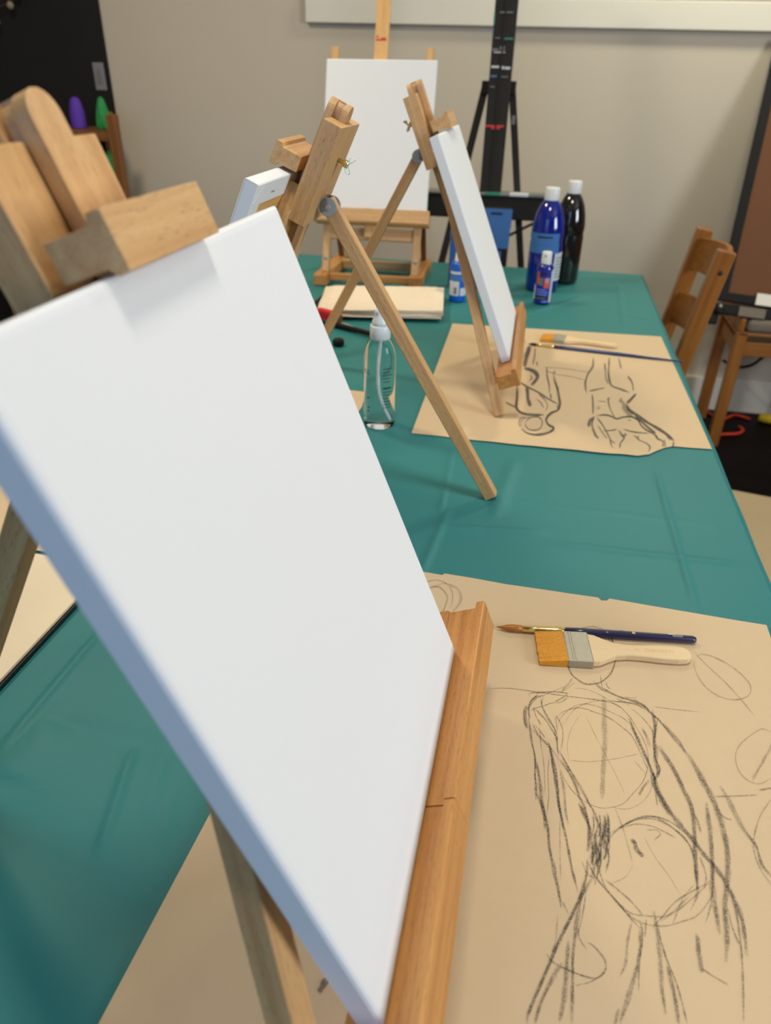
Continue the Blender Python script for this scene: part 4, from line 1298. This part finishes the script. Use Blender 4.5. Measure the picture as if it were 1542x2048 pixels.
for (z, x0, x1, hh, m) in ((.655, -.205, -.165, .004, 'dab_grey'), (.590, -.212, -.196, .003, 'dab_grey'), (.588, -.185, -.157, .005, 'dab_green'), (.560, -.218, -.200, .006, 'dab_grey'), (.553, -.212, -.178, .003, 'dab_white'), (.563, -.195, -.180, .012, 'dab_grey'),
                           (.515, -.216, -.192, .006, 'dab_white'), (.513, -.188, -.176, .008, 'dab_white'), (.512, -.174, -.158, .007, 'dab_white'), (.490, -.216, -.196, .006, 'dab_blue'), (.489, -.184, -.162, .003, 'dab_grey'), (.462, -.214, -.200, .003, 'dab_grey'),
                           (.355, -.219, -.160, .006, 'dab_red'), (.350, -.200, -.172, .007, 'dab_red'), (.640, -.2215, -.2175, .030, 'dab_green'), (.605, -.2215, -.2185, .018, 'dab_blue')):
    t = (z + .30) / 1.25
    y = 2.52 + .20 * t - .0118 - .0008
    box('paint_dab', bp(x0, y - .0012, z - hh / 2), bp(x1, y + .0006, z + hh / 2), m, be, bevel=.0005)
for (x0, x1, m) in ((-.20, -.15, 'dab_green'), (-.12, -.06, 'dab_white'), (-.05, -.015, 'dab_grey'), (-.33, -.28, 'dab_white')):
    box('paint_dab', bp(x0, 2.5645, .159), bp(x1, 2.600, .1668), m, be, bevel=.0005)
box('paint_dab', bp(-.139, 2.638, .36), bp(-.128, 2.640, .385), 'dab_grey', be)
for (x0, z0, x1, z1) in ((-.202, .066, -.104, .124), (-.198, .002, -.106, .066), (-.156, -.050, -.128, -.006)):
    box('tape_strip', bp(x0, 2.5340, z0), bp(x1, 2.5350, z1), 'tape', be)
box('tape_writing', bp(-.172, 2.5334, .106), bp(-.135, 2.5341, .113), 'ink', be)

# ================================================================== chairs
def ladder_chair(label):
    r = empty('ladder_back_chair', (0.24, 2.165, FZ))
    tag(r, label, 'chair', 'honey wood chairs')

    def c(x, y, z):
        return (x - 0.24, y - 2.165, z - FZ)
    yn, yf = 2.005, 2.325
    m = 'chair_wood'
    for y in (yn, yf):
        bar('back_post', c(.450, y, .128), c(.382, y, -.30), .044, .034, m, r, .004, side=(1, 0, 0))
        bar('rear_leg', c(.383, y, -.285), c(.405, y, FZ + .001), .034, .030, m, r, .004, side=(1, 0, 0))
        bar('front_leg', c(.045, y, -.315), c(.045, y, FZ + .001), .032, .032, m, r, .004, side=(1, 0, 0))
        bar('side_rail', c(.06, y, -.345), c(.370, y, -.345), .016, .05, m, r, .003, side=(0, 1, 0))
    # near post bolt hole plug
    lathe('bolt_plug', [(.0062, -.0004), (.0062, .0008), (.003, .0014)], 'ink', r, Matrix.Translation(c(.444, yn - .0170, .077)) @ Matrix.Rotation(rad(90), 4, 'X'), seg=16)
    bar('front_rail', c(.045, yn, -.345), c(.045, yf, -.345), .016, .05, m, r, .003, side=(1, 0, 0))
    # curved slats between the posts
    for (z0, z1) in ((.020, .104), (-.135, -.050)):
        bm = bmesh.new()
        n = 16
        rows = []
        for i in range(n + 1):
            t = i / n
            y = yn + .006 + (yf - yn - .012) * t
            bulge = .040 * math.sin(math.pi * t)
            rise = .010 * math.sin(math.pi * t)
            row = []
            for (z, dx) in ((z0, -.007), (z0, .007), (z1 + rise, .007), (z1 + rise, -.007)):
                xc = .382 + (.450 - .382) * (z + .30) / .428
                row.append(bm.verts.new(c(xc + dx + bulge, y, z)))
            rows.append(row)
        for a, b in zip(rows, rows[1:]):
            for j in range(4):
                bm.faces.new((a[j], a[(j + 1) % 4], b[(j + 1) % 4], b[j]))
        bm.faces.new(rows[0])
        bm.faces.new(rows[-1])
        bmesh.ops.recalc_face_normals(bm, faces=bm.faces)
        es = [e for e in bm.edges if len(e.link_faces) == 2 and e.calc_face_angle(0) > 0.8]
        bmesh.ops.bevel(bm, geom=es, offset=.002, segments=2, affect='EDGES', profile=.5)
        finish('back_slat', bm, m, r, grain='y')
    box('seat', c(.030, yn - .015, -.318), c(.392, yf + .015, -.300), m, r, bevel=.004, grain='x')
    return r


ladder_chair('honey wooden ladder-back chair pushed against the right table edge')

c2 = empty('cushioned_chair', (0.95, 2.92, FZ))
tag(c2, 'honey wooden chair with a grey cushion below the brown board', 'chair', 'honey wood chairs')


def cc(x, y, z):
    return (x - 0.95, y - 2.92, z - FZ)


for x in (.747, 1.12):
    for y in (2.80, 3.08):
        bar('leg', cc(x, y, -.286), cc(x, y, FZ + .001), .040, .036, 'chair_wood', c2, .004, side=(1, 0, 0))
for y in (2.80, 3.08):
    bar('apron_rail', cc(.765, y, -.348), cc(1.10, y, -.348), .018, .052, 'chair_wood', c2, .003, side=(0, 1, 0))
for x in (.747, 1.12):
    bar('apron_rail', cc(x, 2.815, -.348), cc(x, 3.065, -.348), .018, .052, 'chair_wood', c2, .003, side=(1, 0, 0))
box('seat', cc(.728, 2.782, -.300), cc(1.14, 3.10, -.284), 'chair_wood', c2, bevel=.006, grain='x')
box('seat_edge', cc(.728, 2.782, -.284), cc(.750, 3.10, -.236), 'chair_wood', c2, bevel=.006, grain='y')
box('cushion', cc(.754, 2.772, -.283), cc(1.135, 3.09, -.238), 'cushion', c2, bevel=.016, seg=4)

# black easel with the brown board, far right
br_ = empty('board_easel', (0.95, 2.62, FZ))
tag(br_, 'black framed brown board on an easel at the right wall', 'easel')
up_b = Vector((.055, .31, .724)).normalized()
xb = (Vector((1, 0, 0)) - up_b * up_b.x).normalized()
Fb = axes_mtx((.642 - .95, 2.82 - 2.62, -.186 - FZ), xb, up_b, xb.cross(up_b))
box('board', (.026, .030, -.012), (.90, .84, -.002), 'kraft', br_, mtx=Fb, bevel=.001)
for lo, hi in (((0, 0, -.016), (.030, .87, .006)), ((.90, 0, -.016), (.93, .87, .006)), ((0, 0, -.016), (.93, .030, .0065)), ((0, .84, -.016), (.93, .87, .0065))):
    box('board_frame', lo, hi, 'black_metal', br_, mtx=Fb, bevel=.002)
box('support_bar', (-.010, -.046, -.012), (.95, -.012, .014), 'black_metal', br_, mtx=Fb, bevel=.003)
lathe('clamp_knob', [(.004, 0), (.013, .001), (.014, .008), (.011, .014), (.003, .016)], 'black_metal', br_, Fb @ Matrix.Translation((.012, -.040, .014)), seg=18)
lathe('knob_screw', [(.006, 0), (.006, .003), (.002, .004)], 'steel', br_, Fb @ Matrix.Translation((.012, -.022, .014)), seg=12)
box('knob_bracket', (-.014, -.085, -.012), (.014, -.040, .010), 'black_metal', br_, mtx=Fb, bevel=.004)
box('rag', (.075, -.048, .0145), (.165, -.014, .020), 'cushion', br_, mtx=Fb, bevel=.002)
box('paper_slip', (.126, .000, .0070), (.205, .040, .0085), 'trim', br_, mtx=Fb)
for x in (.62, .90):
    a = Fb @ Vector((x, -.030, -.004))
    bar('leg', a, (a.x + .02, a.y - .06, .001), .024, .020, 'black_metal', br_, .002)
    b = Fb @ Vector((x, .50, -.018))
    bar('leg', b, (b.x + .02, .50, .001), .024, .020, 'black_metal', br_, .002)

# drop cloth, cord and yellow tool on the floor
p, q_ = table_pt(1470, 983, FZ), table_pt(1542, 997, FZ)
dr = sheet('drop_cloth', [(p.x - .30, p.y + .05), (p.x, p.y), (q_.x, q_.y), (q_.x + .9, q_.y - .22), (q_.x + .8, .6), (p.x - .34, .7)], 'drop', FZ + .004, th=.003,
           label='tan drop cloth spread on the dark floor right of the table', cat='drop cloth')
cd1 = [table_pt(x, y, FZ + .006) for x, y in ((1330, 790), (1395, 812), (1420, 828), (1445, 838), (1470, 830), (1500, 838))]
tag(tube('power_cord', cd1, .006, 'red_cord', None, step=.02), 'orange-red cord on the floor along the baseboard', 'cord')
cd2 = [table_pt(x, y, FZ + .006) for x, y in ((1400, 880), (1440, 869), (1475, 867), (1486, 860), (1478, 853))]
tag(tube('power_cord', cd2, .006, 'red_cord', None, step=.02), 'orange-red cord end at the foot of the cushioned chair', 'cord')
yl = [table_pt(x, y, FZ + .02) for x, y in ((1518, 834), (1540, 838), (1580, 842))]
tag(tube('yellow_tool', yl, .020, 'yellow', None, step=.02, taper=lambda t: .7 + .3 * math.sin(min(1, t * 3 + .2) * 1.57)), 'yellow plastic tool on the floor at the right edge', 'tool')
cd3 = [(0.90, 2.97, -.42), (0.87, 3.0, -.47), (0.83, 3.05, -.50), (.79, 3.12, -.50)]
tag(tube('black_cable', [(1.0, 2.96, -.34)] + cd3, .006, 'black_metal', None, step=.02), 'black cable hanging under the cushioned chair', 'cable')

# ================================================================== wooden rack with yarn cones, far left
rk2 = empty('wooden_rack', (-1.95, 2.97, FZ))
tag(rk2, 'brown wooden rack against the black wall, upper left', 'rack')


def rr_(x, y, z):
    return (x + 1.95, y - 2.97, z - FZ)


for (x, y) in ((-1.700, 2.94), (-1.83, 3.13), (-2.33, 2.94), (-2.42, 3.13)):
    bar('post', rr_(x, y, FZ), rr_(x, y, .342), .040, .030, 'rack_wood', rk2, .003, side=(1, 0, 0))
for z in (.268, -.02, -.36):
    prism('shelf', [rr_(x, y, 0)[:2] for x, y in ((-2.31, 2.935), (-1.722, 2.935), (-1.845, 3.145), (-2.42, 3.145))], z - .020 - FZ, z + .018 - FZ, 'rack_wood', rk2, axis='z', grain='x')


def cone(loc, mat, h, r0, r1, label, knots=0):
    o = empty('yarn_cone', loc)
    tag(o, label, 'yarn', 'yarn cones on the rack')
    prof = []
    n = 18
    for i in range(n + 1):
        t = i / n
        r = r0 + (r1 - r0) * t ** (1.4 if knots else 3.5)
        prof.append((r + (.0012 if i % 2 else 0), h * t))
    prof += [(r1 * .6, h + .006), (.002, h + .008)]
    lathe('thread', prof, mat, o, seg=24)
    for k in range(knots):
        a = k * 6.283 / knots
        tube('strand', [(r1 * .7 * math.cos(a), r1 * .7 * math.sin(a), h), ((r0 + r1) * .55 * math.cos(a + .3), (r0 + r1) * .55 * math.sin(a + .3), h * .5), (r0 * 1.05 * math.cos(a + .6), r0 * 1.05 * math.sin(a + .6), .004)], .0045, mat, o, step=.03)
    return o


cone((-1.885, 3.00, .2865), 'purple', .103, .029, .016, 'purple cone of thread on the wooden rack')
cone((-1.772, 3.00, .2865), 'green', .105, .030, .010, 'green yarn bundle standing on the top shelf', 7)
cone((-1.775, 3.00, -.0015), 'green', .20, .040, .014, 'green yarn bundle on the lower shelf behind the rack post', 7)
